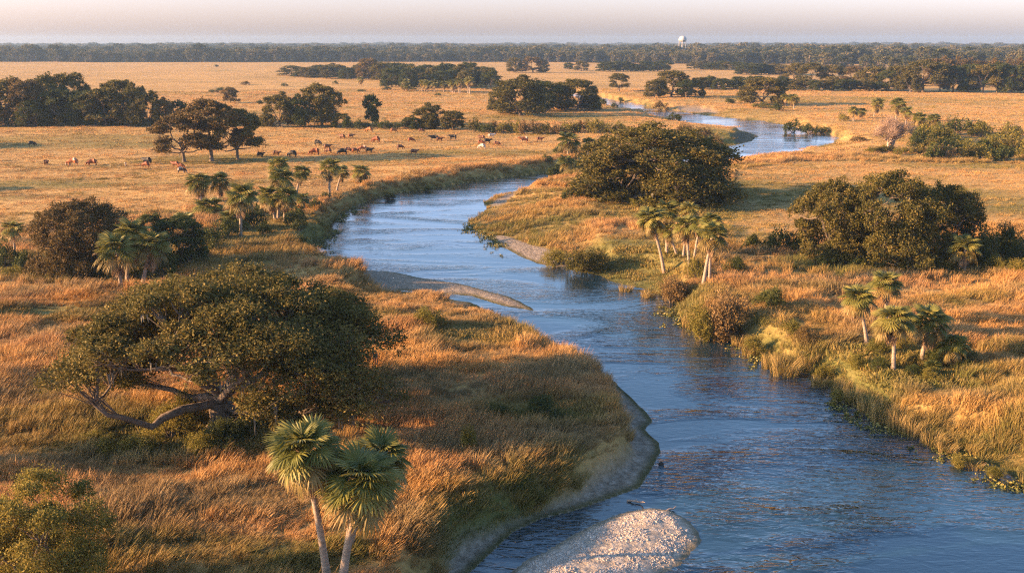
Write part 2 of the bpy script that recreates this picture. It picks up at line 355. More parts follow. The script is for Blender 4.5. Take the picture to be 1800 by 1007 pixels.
def tuft(seed, n, rad, h, wdt, lean, mat, curl=.5):
    q = np.random.default_rng(seed); V = []; F = []; tint = []
    for i in range(n):
        a = q.random() * 6.283; rr = rad * math.sqrt(q.random()); x, y = rr * math.cos(a), rr * math.sin(a); hh = h * q.uniform(.55, 1.1)
        b = a + q.normal(0, .7); l = q.uniform(.15, curl); dx = math.cos(b) * l * hh + lean * hh; dy = math.sin(b) * l * hh + lean * .35 * hh
        s = q.random() * 6.283; wx, wy = wdt * math.cos(s), wdt * math.sin(s); k = len(V)
        V += [(x - wx, y - wy, -.05), (x + wx, y + wy, -.05), (x + dx * .45 + wx * .8, y + dy * .45 + wy * .8, hh * .62), (x + dx * .45 - wx * .8, y + dy * .45 - wy * .8, hh * .62),
              (x + dx + wx * .25, y + dy + wy * .25, hh), (x + dx - wx * .25, y + dy - wy * .25, hh)]
        F += [(k, k + 1, k + 2, k + 3), (k + 3, k + 2, k + 4, k + 5)]; tint += [q.random()] * 6
    return mesh_np('tuft', V, F, [mat], {'tint': tint})
def grass_mat():
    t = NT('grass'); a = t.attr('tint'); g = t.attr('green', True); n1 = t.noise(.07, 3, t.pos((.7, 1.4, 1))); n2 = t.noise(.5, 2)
    f = t.math('ADD', t.math('MULTIPLY', a, .35), t.math('MULTIPLY', n2, .6))
    gold = t.ramp(f, [(.2, (.30, .16, .045)), (.5, (.52, .285, .095)), (.8, (.70, .45, .18))])
    pink = t.ramp(f, [(.2, (.26, .13, .048)), (.5, (.45, .245, .098)), (.8, (.62, .39, .175))])
    c = t.mix(t.ramp(n1, [(.42, (0, 0, 0)), (.58, (1, 1, 1))]), gold, pink)
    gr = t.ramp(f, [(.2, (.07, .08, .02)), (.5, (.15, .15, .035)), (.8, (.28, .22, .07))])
    n3 = t.noise(.11, 3, t.pos((.8, 1.3, 1), (0, 0, .5)), .6)
    dull = t.ramp(f, [(.2, (.13, .09, .04)), (.5, (.27, .19, .085)), (.8, (.44, .33, .17))]); c = t.mix(t.ramp(n3, [(.47, (0, 0, 0)), (.60, (.85, .85, .85))]), c, dull)
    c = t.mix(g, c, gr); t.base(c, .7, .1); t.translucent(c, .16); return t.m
GM = grass_mat()
def ring(n, r0, r1, half=30.5):
    r = np.sqrt(rng.random(n) * (r1 * r1 - r0 * r0) + r0 * r0); a = (rng.random(n) * 2 - 1) * half * math.pi / 180
    return r * np.sin(a), r * np.cos(a)
PASTL = [wpoly([-200,225, 300,228, 980,238, 990,272, 720,305, 640,325, 570,352, 500,372, 340,372, 240,372, -300,440], 0)]
PASTR = [wpoly([1290,300, 1390,285, 2200,290, 2400,400, 1720,400, 1290,430, 1275,380], 0)]
def is_past(x, y):
    s = np.full(x.shape, -99.)
    for p in PASTL + PASTR: s = np.maximum(s, sdist(p, x, y))
    return sm(-4, 4, s)
def grass():
    tall = [tuft(i, 46, .50, .95, .018, .45, GM, .55) for i in range(4)]
    low = [tuft(20 + i, 40, .80, .34, .030, .20, GM, .9) for i in range(3)]
    far = [tuft(40 + i, 46, 1.9, .42, .07, .2, GM, .9) for i in range(3)]
    Xs = []
    for (n, r0, r1, kind) in ((43000, 36, 118, 0), (46000, 118, 265, 1), (44000, 265, 620, 2)):
        x, y = ring(n, r0, r1); z, d, sand, mud, green, isl = terrain(x, y)
        keep = (d > .25) & (sand < .3) & (mud < .4) & (isl < -1); x, y, z, d, green = (q[keep] for q in (x, y, z, d, green))
        past = is_past(x, y); pn = fbm(x, y * 1.6, 1 / 5., 3, 31); den = fbm(x * .8, y * 1.6, 1 / 3., 2, 55)
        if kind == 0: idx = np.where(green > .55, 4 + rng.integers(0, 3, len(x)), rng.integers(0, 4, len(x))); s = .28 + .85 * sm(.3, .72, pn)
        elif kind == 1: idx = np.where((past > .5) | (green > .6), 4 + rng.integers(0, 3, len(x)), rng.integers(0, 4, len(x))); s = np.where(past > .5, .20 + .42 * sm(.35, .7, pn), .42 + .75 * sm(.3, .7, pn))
        else: idx = 7 + rng.integers(0, 3, len(x)); s = .18 + .42 * sm(.3, .7, pn)
        bank = sm(4, 1, d); s = s * (1 - .3 * bank * (1 - past))
        keep = rng.random(len(x)) < np.where(past > .5, .45 + .5 * den, .35 + 1.1 * sm(.3, .6, den))
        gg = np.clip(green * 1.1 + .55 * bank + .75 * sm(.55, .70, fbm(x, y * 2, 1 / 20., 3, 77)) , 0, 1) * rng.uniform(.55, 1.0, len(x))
        dat = np.stack([x, y, z, s, idx, gg], 1)[keep]; Xs.append(dat)
    D = np.concatenate(Xs); n = len(D)
    wind = (fbm(D[:, 0], D[:, 1], 1 / 14., 2, 66) - .5) * 3.0
    rot = np.stack([rng.normal(0, .12, n), rng.normal(0, .12, n), wind + rng.normal(0, .45, n)], 1)
    sc = D[:, 3:4] * rng.uniform(.8, 1.2, (n, 1)); sc3 = np.concatenate([np.sqrt(sc) * 1.05, np.sqrt(sc) * 1.05, sc], 1)
    scatter('dry_grass', tall + low + far, D[:, :3], rot, sc3, D[:, 4].astype(int), D[:, 5], 'golden dry prairie grass covering both banks and the pastures', 'grass')
    print('grass', n)
grass()

# ------------------------------------------------------------------ trees
def leaves(name, C, size, mats, seed=0, up=.25, flat=1.0):
    q = np.random.default_rng(seed); n = len(C)
    a = q.normal(size=(n, 3)); a[:, 2] *= .7; a /= np.linalg.norm(a, axis=1)[:, None]
    b = q.normal(size=(n, 3)); b -= (b * a).sum(1)[:, None] * a; b /= np.linalg.norm(b, axis=1)[:, None]
    s = size * q.uniform(.6, 1.25, (n, 1)); A = a * s; B = b * s * .55
    V = np.stack([C - A, C - B * 1.0 + A * .1, C + A, C + B * 1.0 + A * .1], 1).reshape(-1, 3)
    F = np.arange(n * 4).reshape(-1, 4); tint = np.repeat(q.random(n), 4)
    return mesh_np(name, V, F, mats, {'tint': tint})
def oak_proto(name, seed, Wd, H, nl, nc, nleaf, ls, trunk_r, fork, mat, under=.3, limbs_n=1.0, moss=0, squash=.8, prr=(.21, .31), low=.16, drop=.62, carve=None, sig=.16, url=(.15, .24), jz=.0):
    q = np.random.default_rng(seed); Rr = Wd / 2; lobes = []
    ga = 2.39996
    for i in range(nl):                # billowing lobes over a wide dome
        f = (i + .5) / nl; rho = math.sqrt(f) * .78 * q.uniform(.9, 1.08); a = i * ga + q.normal(0, .2)
        rl = Rr * q.uniform(*prr) * (1.0 - .15 * rho)
        top = H - (H * drop) * rho ** 2.3 - rl * .72 * q.uniform(.75, 1.3)
        top += q.normal(0, 1) * jz * H
        lobes.append((np.array([math.cos(a) * rho * Rr, math.sin(a) * rho * Rr, max(top, fork + rl * .4)]), rl))
    for i in range(max(2, int(nl * under))):
        zf = q.random() ** 1.15; rho = q.uniform(.48, .90 - .24 * zf); a = i * ga * 1.3 + q.normal(0, .4); rl = Rr * q.uniform(*url)
        lobes.append((np.array([math.cos(a) * rho * Rr, math.sin(a) * rho * Rr, (low + .50 * zf) * H]), rl))
    if carve is not None: lobes = [(c + np.array([1.1, 0, 0]), rl * q.uniform(.8, 1.2)) for c, rl in lobes]; lobes = [l for l in lobes if not carve(l[0][None])[0]]
    C = []; tips = []
    for (c, rl) in lobes:
        u = q.normal(size=(nc, 3)); u /= np.linalg.norm(u, axis=1)[:, None]; out = c / (np.linalg.norm(c) + 1e-6)
        u[:, 2] = np.where(u[:, 2] < -.35, -u[:, 2], u[:, 2])
        cl = c + u * rl * q.uniform(.55, 1.08, (nc, 1)) * np.array([1, 1, squash])
        tips.append(cl)
        k = max(4, nleaf); off = q.normal(size=(nc, k, 3)) * (rl * sig) * np.array([1.15, 1.15, .7]) * q.uniform(.7, 1.3, (nc, 1, 1))
        C.append((cl[:, None, :] + off).reshape(-1, 3))
    C = np.concatenate(C); C = C[C[:, 2] > H * .03]
    if carve is not None: C = C[~carve(C)]
    crown = leaves(name + '_crown', C, ls, [mat], seed)
    mb = MB(); wood = lambda: 0
    tr = trunk_r; F0 = np.array([q.normal(0, .2) * tr, q.normal(0, .2) * tr, fork])
    mb.tube([(0, 0, -.4), (0, 0, .05), tuple(F0 * .5), tuple(F0)], [tr * 1.7, tr * 1.35, tr * 1.0, tr * 1.05], 9)
    if tr > .5:
        for k in range(7):
            a = k * .9 + q.random() * .4; mb.tube([(math.cos(a) * tr * .5, math.sin(a) * tr * .5, fork * .55), (math.cos(a) * tr * 1.2, math.sin(a) * tr * 1.2, .15), (math.cos(a) * tr * 2.2, math.sin(a) * tr * 2.2, -.2)], [tr * .4, tr * .36, tr * .15], 5)
    cs = np.array([c for c, _ in lobes]); mains = [int(np.argmin(cs[:, 2]))]       # a few great limbs, the rest fork off them
    while len(mains) < min(len(lobes), 9):
        dd = np.min(np.linalg.norm(cs[:, None] - cs[None, mains], axis=2), axis=1) + .25 * np.hypot(cs[:, 0], cs[:, 1]); mains.append(int(np.argmax(dd)))
    stem = []
    for j in mains + [k for k in range(len(lobes)) if k not in mains]:
        c, rl = lobes[j]; S, r0, m = F0, tr * q.uniform(.42, .56), 8
        if j not in mains[:9]:
            bi = min(stem, key=lambda e: np.linalg.norm(e[0] - c) * 1.0 + .3 * abs(e[0][2] - c[2])); S, r0, m = bi[0], min(bi[1] * .62, tr * .3), 6
        L = np.linalg.norm(c - S); mid = S + (c - S) * .5 + np.array([q.normal(0, .10), q.normal(0, .10), (-.12 if c[2] < H * .65 else .05)]) * L
        m2 = mid + q.normal(0, .07, 3) * L; pts = []; rd = []
        for n_, s_ in enumerate(np.linspace(0, 1, m)):
            p = (1 - s_) ** 3 * S + 3 * (1 - s_) ** 2 * s_ * (S + (mid - S) * .8) + 3 * (1 - s_) * s_ ** 2 * m2 + s_ ** 3 * c
            p = p + q.normal(0, .022, 3) * L * (0 < s_ < 1); pts.append(tuple(p)); rd.append(r0 * (1 - s_) ** .7 + tr * .05)
            if m == 8 and 1 < n_ < 7: stem.append((p, rd[-1]))
        mb.tube(pts, rd, 6 if m == 8 else 5)
        for tpt in tips[j][:int(7 * limbs_n)]:
            s_ = q.integers(m // 2, m); a0 = np.array(pts[s_]); m_ = (a0 + tpt) / 2 + q.normal(0, .1, 3) * rl
            mb.tube([tuple(a0), tuple(m_), tuple(tpt)], [tr * .08, tr * .05, tr * .02], 3)
    trunk = mb.mesh(name + '_trunk', [BARK])
    ms = None
    if moss:
        m = MB(); 
        for i in range(moss):
            c, rl = lobes[q.integers(0, len(lobes))]; a = q.random() * 6.283; z = c[2] - rl * .2
            x, y = c[0] + math.cos(a) * rl * .55, c[1] + math.sin(a) * rl * .55; ln = q.uniform(.6, 1.7)
            if carve is not None and carve(np.array([[x, y, z - .5]]))[0]: continue
            for k in range(4):
                an = q.random() * 3.14; dx, dy = math.cos(an) * .07, math.sin(an) * .07; ox, oy = q.normal(0, .12, 2)
                m.poly([(x + ox - dx, y + oy - dy, z), (x + ox + dx, y + oy + dy, z), (x + ox + dx * .2 + q.normal(0, .05), y + oy + dy * .2, z - ln * q.uniform(.6, 1))])
        ms = m.mesh(name + '_moss', [MOSS], False)
    return dict(W=Wd, H=H, crown=crown, trunk=trunk, moss=ms)
def hero_open(C):                       # the gap through which the forked trunk shows
    x, y, z = C[:, 0], C[:, 1], C[:, 2]; f = .36 * np.maximum(-y, 0); n = fbm(x, y + z, .9, 2, 17) * 1.6 - .8
    a = (z < 4.4 + f - .18 * (x + .4) ** 2 + n) & (y < 2)
    b = (z < 3.1 + f * .9 - .06 * (x + 6) ** 2 + n) & (y < 3) & (x < -1)
    return a | b
HERO = oak_proto('great_oak', 14, 25, 11.5, 60, 26, 72, .105, .64, 1.9, OAK, .95, 2.2, 110, .70, (.09, .185), .24, .60, hero_open, .155, (.12, .2), .028)
BIG = [oak_proto('big_oak%d' % i, 30 + i, 26, 14, 30, 23, 32, .22, .70, 2.0, OAK, 1.6, 1.0, 30, .85, (.13, .22), .06, .66, None, .17, (.13, .21), .022) for i in range(2)]
MID = [oak_proto('mid_oak%d' % i, 40 + i, 18, 14, 20, 17, 26, .30, .45, 2.0, OAK, 1.7, .5, 0, .9, (.17, .27), .06, .62, None, .18, (.17, .27), .05) for i in range(4)]
OPEN = [oak_proto('open_oak%d' % i, 50 + i, 18, 14, 18, 18, 24, .30, .40, 3.0, OAK, 1.0, .8, 0, .8, (.16, .26), .26, .50, None, .19, (.17, .25)) for i in range(4)]
SMALL = [oak_proto('small_tree%d' % i, 60 + i, 10, 11, 11, 14, 22, .32, .24, 2.0, OAK, 1.4, .5, 0, .95, (.27, .38), .10, .60, None, .19, (.26, .36)) for i in range(4)]
FARP = [oak_proto('far_tree%d' % i, 80 + i, 14, 14, 9, 10, 9, .75, .4, 3, FARL, .9, .0, 0, .95, (.24, .38), .15, .45, None, .17, (.24, .34)) for i in range(5)]

def bush_proto(name, seed, nl, nc, nleaf, ls, mat, tallness=1.0):
    q = np.random.default_rng(seed); C = []
    mb = MB()
    for i in range(nl):
        a = q.random() * 6.283; rho = math.sqrt(q.random()) * .68; rl = q.uniform(.22, .42); c = np.array([math.cos(a) * rho, math.sin(a) * rho, (.20 + .55 * (1 - rho) * q.uniform(.5, 1.2)) * tallness])
        u = q.normal(size=(nc, 3)); u /= np.linalg.norm(u, axis=1)[:, None]; cl = c + u * rl * q.uniform(.5, 1.05, (nc, 1))
        C.append((cl[:, None, :] + q.normal(size=(nc, nleaf, 3)) * .065).reshape(-1, 3))
        mb.tube([(0, 0, -.1), tuple(c * .5 + q.normal(0, .04, 3)), tuple(c)], [.035, .02, .008], 4)
    C = np.concatenate(C); C = C[C[:, 2] > -.02]
    return dict(crown=leaves(name, C, ls, [mat], seed), stem=mb.mesh(name + '_stem', [BARK]))
BUSH = [bush_proto('bush%d' % i, 100 + i, 9, 16, 11, .055, DGREEN) for i in range(4)]
BUSHN = [bush_proto('bush_near%d' % i, 110 + i, 13, 24, 22, .032, DGREEN, 1.0) for i in range(2)]
BM = dict(d=DGREEN, y=YGREEN, o=OAK, r=RUST, b=OAKB)

NEARB = oak_proto('near_tree', 77, 12, 8, 22, 26, 60, .085, .3, 1.2, YGREEN, 1.5, 1, 0, .9, (.12, .25), .1, .5, None, .25, (.16, .26), .08)
def top_h(px, top, X, Y, z0, k=1.0):
    return max(.5, (atY(px, top, Y)[1] - z0) * k)
def tree(px, py, wpx, top, label, proto=None, mat=None, k=.96, name='live_oak', cat='oak tree', group=None, rz=None, front=False):
    X, Y = G(px, py); z0 = Z1(X, Y); W = wpx * depth(Y) / FPX; h = top_h(px, top, X, Y, z0, k)
    P = proto or random.choice(MID); t = thing(name, label, cat, (X, Y, z0), random.random() * 6.28 if rz is None else rz, (W / P['W'], W / P['W'], h / P['H']), group)
    ob('trunk', P['trunk'], t); ob('crown', P['crown'], t, mat)
    if P.get('moss'): ob('hanging_moss', P['moss'], t, kind='stuff')
    return t
def bush(px, py, wpx, hpx, label, col='d', group=None, near=False, name='shrub', cat='shrub'):
    X, Y = G(px, py); z0 = Z1(X, Y)
    if z0 < WZ: z0 = WZ
    s = depth(Y) / FPX; P = random.choice(BUSHN if near else BUSH)
    t = thing(name, label, cat, (X, Y, z0), random.random() * 6.28, (wpx * s / 2 * 1.05, wpx * s / 2 * 1.05, hpx * s * 1.15), group)
    ob('stems', P['stem'], t); ob('foliage', P['crown'], t, BM[col]); return t

tree(388, 752, 640, 474, 'huge spreading live oak with pale forked trunk and hanging moss, left foreground', HERO, k=.96, rz=0)
tree(150, 478, 205, 347, 'brownish round oak left of the three leaning palms on the left bank', BIG[0], OAKB, k=.95)
tree(313, 470, 120, 378, 'dark low tree with short pale trunk right of the three leaning palms', MID[0], DGREEN)
tree(266, 425, 60, 374, 'small dark tree peeping over the right shoulder of the brownish round oak', SMALL[0], DGREEN, name='broadleaf_tree', cat='tree')
tree(1150, 350, 325, 218, 'largest, middle oak of the dense mass on the river point', BIG[1], k=.97, rz=2.9)
tree(1098, 350, 165, 250, 'lower left oak of the dense mass on the river point', MID[2], OAK)
tree(1196, 354, 170, 240, 'front right oak of the dense mass on the river point', MID[1], OAK)
tree(1462, 452, 175, 312, 'left oak of the clump on the right bank, its crown reaching lowest to the left', BIG[0])
tree(1560, 462, 220, 300, 'middle and tallest oak of the clump on the right bank', BIG[1], rz=2.2)
tree(1655, 455, 150, 320, 'right oak of the clump on the right bank beside the dark thicket', BIG[0], rz=4)
g = 'oaks standing together among the cattle'
tree(324, 285, 120, 196, 'left oak of the clump among the cattle, with thin pale trunks', OPEN[1], OAKB, group=g)
tree(372, 283, 140, 172, 'tallest middle oak of the clump among the cattle', OPEN[2], OAKB, group=g)
tree(418, 281, 105, 188, 'darker right oak of the clump among the cattle', OPEN[3], OAK, group=g)
tree(85, 1085, 285, 856, 'yellow-green leafy tree cut off by the bottom left corner', NEARB, YGREEN, k=.95, name='broadleaf_tree', cat='tree')

U = random.uniform
ORD = ['first','second','third','fourth','fifth','sixth','seventh','eighth','ninth','tenth','eleventh','twelfth','thirteenth','fourteenth','fifteenth','sixteenth','seventeenth','eighteenth','nineteenth','twentieth',
 'twenty-first','twenty-second','twenty-third','twenty-fourth','twenty-fifth','twenty-sixth','twenty-seventh','twenty-eighth','twenty-ninth','thirtieth','thirty-first','thirty-second','thirty-third','thirty-fourth','thirty-fifth','thirty-sixth','thirty-seventh','thirty-eighth','thirty-ninth','fortieth','forty-first','forty-second','forty-third','forty-fourth','forty-fifth','forty-sixth','forty-seventh','forty-eighth','forty-ninth','fiftieth']
def row(items, what, where, protos, group, name='live_oak', cat='oak tree', k=.96):
    items = [(q[0], q[1], q[2] * (1.3 if q[2] < 40 and len(items) > 6 else 1)) + tuple(q[3:]) for q in sorted(items, key=lambda q: q[0])]
    for i, it in enumerate(items):
        m = BM.get(it[4]) if len(it) > 4 else None
        tree(it[0], it[1], it[2], it[3], '%s %s from the left %s' % (ORD[i], what, where), random.choice(protos), m, group=group, name=name, cat=cat, k=k)
row([(-30,222,90,140), (14,221,95,138), (48,222,85,134,'b'), (84,216,70,130), (128,214,82,123), (110,222,80,150,'d'), (155,222,80,156,'d'), (186,223,75,152), (212,218,82,136), (240,222,70,146), (262,223,60,158), (288,222,48,172,'b'), (60,224,60,175,'d'),
     (318,220,46,176,'d')],
    'oak', 'in the dark tree belt behind the left pasture', MID + SMALL, 'tree belt behind the left pasture')
row([(492,224,66,162), (528,224,60,166,'d'), (566,222,92,144), (600,224,40,198,'y')], 'tree', 'in the tall clump left of the slim tree', MID + OPEN[:1], 'tall clump behind the cattle')
tree(655, 222, 38, 165, 'slim dark column of a tree behind the cattle', SMALL[1], DGREEN, name='broadleaf_tree', cat='tree')
row([(724,227,42,204,'d'), (757,226,64,181,'o'), (796,228,46,194,'o')], 'tree', 'in the low clump right of the slim tree', SMALL + MID, 'low clump behind the cattle', 'broadleaf_tree', 'tree')
tree(405, 182, 34, 153, 'small lone tree on the plain above the clump among the cattle', SMALL[2], OAKB, name='broadleaf_tree', cat='tree')
row([(880,196,52,150), (915,204,112,133), (955,196,78,140,'d'), (985,192,56,142), (1015,195,82,136), (1036,194,40,152,'d')], 'oak', 'in the big grove left of the far river bend', MID, 'grove left of the far river bend')
its = []
for i in range(30):
    f = i / 29.; x = 515 + 345 * f; top = 121 - 7 * math.sin(min(1, f * 1.6) * 1.5) + random.uniform(-7, 5)
    its.append((x + random.uniform(-4, 4), 135 + 20 * f * (0.3 + .7 * random.random()) + random.uniform(-2, 2), random.uniform(26, 42), top, random.choice('ood')))
its += [(690 + i * 12.5 + random.uniform(-4, 4), random.uniform(150, 157), random.uniform(26, 38), random.uniform(116, 133), random.choice('ood')) for i in range(15)]
its += [(648,140,46,101,'b'), (905,128,26,101,'o'), (937,128,36,99,'b'), (955,128,20,106,'o')]
row(its, 'tree', 'in the far thicket left of centre', SMALL + MID, 'far thicket left of centre', 'broadleaf_tree', 'tree')
tree(1088, 161, 44, 128, 'lone flat-topped tree beside the far river reach', OPEN[0], name='broadleaf_tree', cat='tree')
row([(1150,172,42,140), (1180,171,74,122), (1206,173,44,140,'d'), (1222,171,36,138)], 'oak', 'in the small grove right of the far river reach', OPEN + MID, 'grove right of the far river reach')
row([(1232 + i * 11 + random.uniform(-3, 3), 158 + random.uniform(-2, 1), random.uniform(17, 28), random.uniform(133, 141), random.choice('odd')) for i in range(15)], 'tree', 'in the low row behind the far right oak', SMALL, 'low tree row behind the far right oak', 'broadleaf_tree', 'tree')
tree(1340, 184, 92, 136, 'single round oak on a knoll above the far river bend', MID[0], k=1.0)
row([(1000,124,22,110,'d'), (1022,125,28,107,'o')], 'tree', 'of the pair on the far plain', SMALL, 'pair on the far plain', 'broadleaf_tree', 'tree')
row([(1060 + i * 12, 125.5, random.uniform(20, 30), random.uniform(106, 113), random.choice('dd')) for i in range(10)], 'tree', 'in the short dark row on the far plain', SMALL, 'short dark row on the far plain', 'broadleaf_tree', 'tree')
row([(1222 + i * 12 + random.uniform(-3, 3), 122.5 + i * .3, random.uniform(18, 28), random.uniform(107, 113), random.choice('do')) for i in range(8)], 'tree', 'in the broken row far above the round oak', SMALL, 'broken row on the far plain', 'broadleaf_tree', 'tree')
row([(1312 + i * 13, 132 + random.uniform(-1, 1), random.uniform(26, 36), random.uniform(109, 115), random.choice('odo')) for i in range(8)], 'oak', 'in the dense row at the right of the far plain', MID, 'dense row at the right of the far plain')
row([(1395,148,40,112), (1425,150,60,110), (1462,150,60,113), (1500,148,50,115,'b')], 'oak', 'in the open group behind the right field', OPEN, 'open group behind the right field')
row([(1400 + i * 16, 160 + random.uniform(-1, 1), random.uniform(20, 32), random.uniform(138, 146), random.choice('dod')) for i in range(9)], 'small tree', 'along the back edge of the right field', SMALL, 'small trees along the right field', 'broadleaf_tree', 'tree')
row([(1532,158,70,116), (1558,160,44,122,'d'), (1578,160,60,114), (1622,162,92,104), (1600,162,44,120), (1652,161,52,108), (1675,161,50,114,'d'), (1702,162,52,110,'d'), (1728,163,60,112), (1752,163,56,108,'d'), (1778,163,60,112,'d'), (1808,163,60,108,'d'), (1840,163,60,112,'d')],
    'oak', 'in the tall wood behind the right field', MID + OPEN[:2], 'tall wood behind the right field')
row([(1640 + i * 22, 148, 50, random.uniform(100, 106), 'b') for i in range(9)], 'brownish oak', 'rising behind the tall right wood', MID, 'second rank behind the tall right wood')

# just outside the left edge of the frame, whose shadows reach in
tree(-230, 262, 130, 185, 'oak beyond the left edge of the pasture', MID[1]); tree(-330, 850, 210, 660, 'oak beyond the left edge of the near meadow', MID[1], k=.9)
tree(-160, 570, 70, 500, 'small oak beyond the left edge, behind the near meadow', MID[0]); tree(-160, 335, 60, 285, 'small tree beyond the left edge of the pasture', SMALL[1])
tree(-330, 480, 150, 420, 'low oak beyond the left edge', MID[2])

# bare winter tree
def bare_tree():
    q = np.random.default_rng(5); mb = MB(); tw = MB()
    def grow(p, d, L, r, lev):
        n = 4; pts = [p]; rd = [r]
        for i in range(n):
            d = d + q.normal(0, .13, 3) + np.array([0, 0, .05]); d /= np.linalg.norm(d); p = p + d * L / n; pts.append(p); rd.append(r * (1 - .45 * (i + 1) / n))
        if lev < 4: mb.tube([tuple(x) for x in pts], rd, 6 if lev < 2 else 4)
        if lev >= 4:
            for k in range(5):
                e = p + q.normal(0, .5, 3) * .8 + d * .5; s = np.cross(d, q.normal(size=3)); s = s / (np.linalg.norm(s) + 1e-6) * .020
                tw.poly([tuple(pts[0] - s), tuple(pts[0] + s), tuple(e)])
            return
        for k in range((5, 4, 5, 5)[lev]):
            a = np.cross(d, q.normal(size=3)); a /= np.linalg.norm(a); f = q.uniform(.35, 1.0) if k else 1; i = int(round(f * n))
            nd = d * q.uniform(.5, .9) + a * q.uniform(.5, .95); nd[2] += .38; nd /= np.linalg.norm(nd); grow(pts[i], nd, L * q.uniform(.55, .78), rd[i] * .62, lev + 1)
    for k in range(3): grow(np.array([q.normal(0, .25), q.normal(0, .25), -.2]), np.array([(-.35, .05, .4)[k], q.normal(0, .2), 1.]) , 3.9, .36, 0)
    return mb.mesh('bare_branches', [PALEB]), tw.mesh('bare_twigs', [TWIG], False)
BT = bare_tree()
def bare(px, py, wpx, top, label):
    X, Y = G(px, py); z0 = Z1(X, Y); V = np.array([v.co for v in BT[1].vertices]); W = wpx * depth(Y) / FPX; h = top_h(px, top, X, Y, z0)
    sw = W / (V[:, 0].max() - V[:, 0].min()); sh = h / V[:, 2].max()
    t = thing('bare_tree', label, 'bare tree', (X, Y, z0), .3, (sw, sw, sh)); ob('trunk', BT[0], t); ob('twigs', BT[1], t)
bare(1564, 266, 112, 190, 'leafless pinkish tree with pale trunk on the right bank')
bare(1541, 112, 22, 92, 'thin pale bare tree on the far plain at the right')

# ------------------------------------------------------------------ cabbage palms
def frond_mesh(name, seed, mat, droop=.55, nb=30, fold=0.0, dead=False):
    q = np.random.default_rng(seed); mb = MB()
    pl = .95; T = R(38 if not dead else 10)
    def arc(s): return np.array([s, 0, -droop * .28 * s * s])
    mb.tube([tuple(arc(s)) for s in (0, .32, .66, pl)], [.03, .022, .018, .014], 3)
    for i in range(nb):
        f = (i + .5) / nb * 2 - 1; a = f * R(132 if not dead else 55) + q.normal(0, .03)
        s0 = pl + (.22 if not dead else .3) * (1 - abs(f)); o = arc(s0)
        L = (.98 - .30 * abs(f) ** 2) * q.uniform(.88, 1.08); cup = .20 * (1 if i % 2 else .75)
        dx, dy = math.cos(a), math.sin(a) * (1 if not dead else .6); dirv = np.array([dx * math.cos(T), dy, -dx * math.sin(T) * .9 + .12 * cup * abs(dy) - droop * .2 * max(dx, 0)]); wv = np.array([-dy, dx, 0]) * .046; wv[2] = (.03 if i % 2 else -.03)
        p1 = o + dirv * L * .5; p2 = o + dirv * L * .82 + np.array([0, 0, -.06 - droop * .10]); p3 = o + dirv * L + np.array([0, 0, -.10 - droop * .30 * q.uniform(.5, 1.2)])
        mb.poly([tuple(o - wv * .3), tuple(o + wv * .3), tuple(p1 + wv), tuple(p1 - wv)]); mb.poly([tuple(p1 - wv), tuple(p1 + wv), tuple(p2 + wv * .6), tuple(p2 - wv * .6)])
        mb.poly([tuple(p2 - wv * .6), tuple(p2 + wv * .6), tuple(p3)])
    return mb.mesh(name, [mat], False)
FM = {'g': [frond_mesh('frond_green%d' % i, 200 + i, FR, .15 + .2 * i) for i in range(3)], 'y': [frond_mesh('frond_yellow%d' % i, 210 + i, FRY, .95) for i in range(2)],
      'd': [frond_mesh('frond_dead%d' % i, 220 + i, FRD, 1.1, 12, dead=True) for i in range(2)]}
def frond_set(q, n=50):
    out = []
    for i in range(n):
        f = i / (n - 1); el = 88 - 142 * f ** .95 + q.normal(0, 7); kind = 'g' if f < .60 else ('y' if f < .76 else 'd')
        if kind == 'd': el = -66 + q.normal(0, 10)
        az = i * 2.39996 + q.normal(0, .2); sc = (.74 if f < .12 else 1.0) * q.uniform(.88, 1.08) * (.95 if kind == 'd' else 1)
        m = Matrix.Translation((0, 0, .0 if f < .5 else -.15)) @ Euler((q.normal(0, .25), 0, 0)).to_matrix().to_4x4()
        m = Matrix.Rotation(az, 4, 'Z') @ Matrix.Rotation(-R(el), 4, 'Y') @ Matrix.Rotation(q.normal(0, .3), 4, 'X') @ Matrix.Scale(sc, 4)
        out.append((kind, int(q.integers(0, len(FM[kind]))), Matrix.Translation((0, 0, -.25 * f)) @ m))
    return out
def joined_crown(seed, n=34):
    q = np.random.default_rng(seed); V = []; Fc = []; M = []; mi = {'g': 0, 'y': 1, 'd': 2}
    for (k, j, m) in frond_set(q, n):
        me = FM[k][j]; b = len(V); V += [tuple(m @ v.co) for v in me.vertices]
        for p in me.polygons: Fc.append(tuple(b + i for i in p.vertices)); M.append(mi[k])
    me = bpy.data.meshes.new('palm_crown'); me.from_pydata(V, [], Fc)
    for x in (FR, FRY, FRD): me.materials.append(x)
    me.polygons.foreach_set('material_index', M); me.update(); return me
JC = [joined_crown(300 + i, 44) for i in range(3)]
NP = [0]
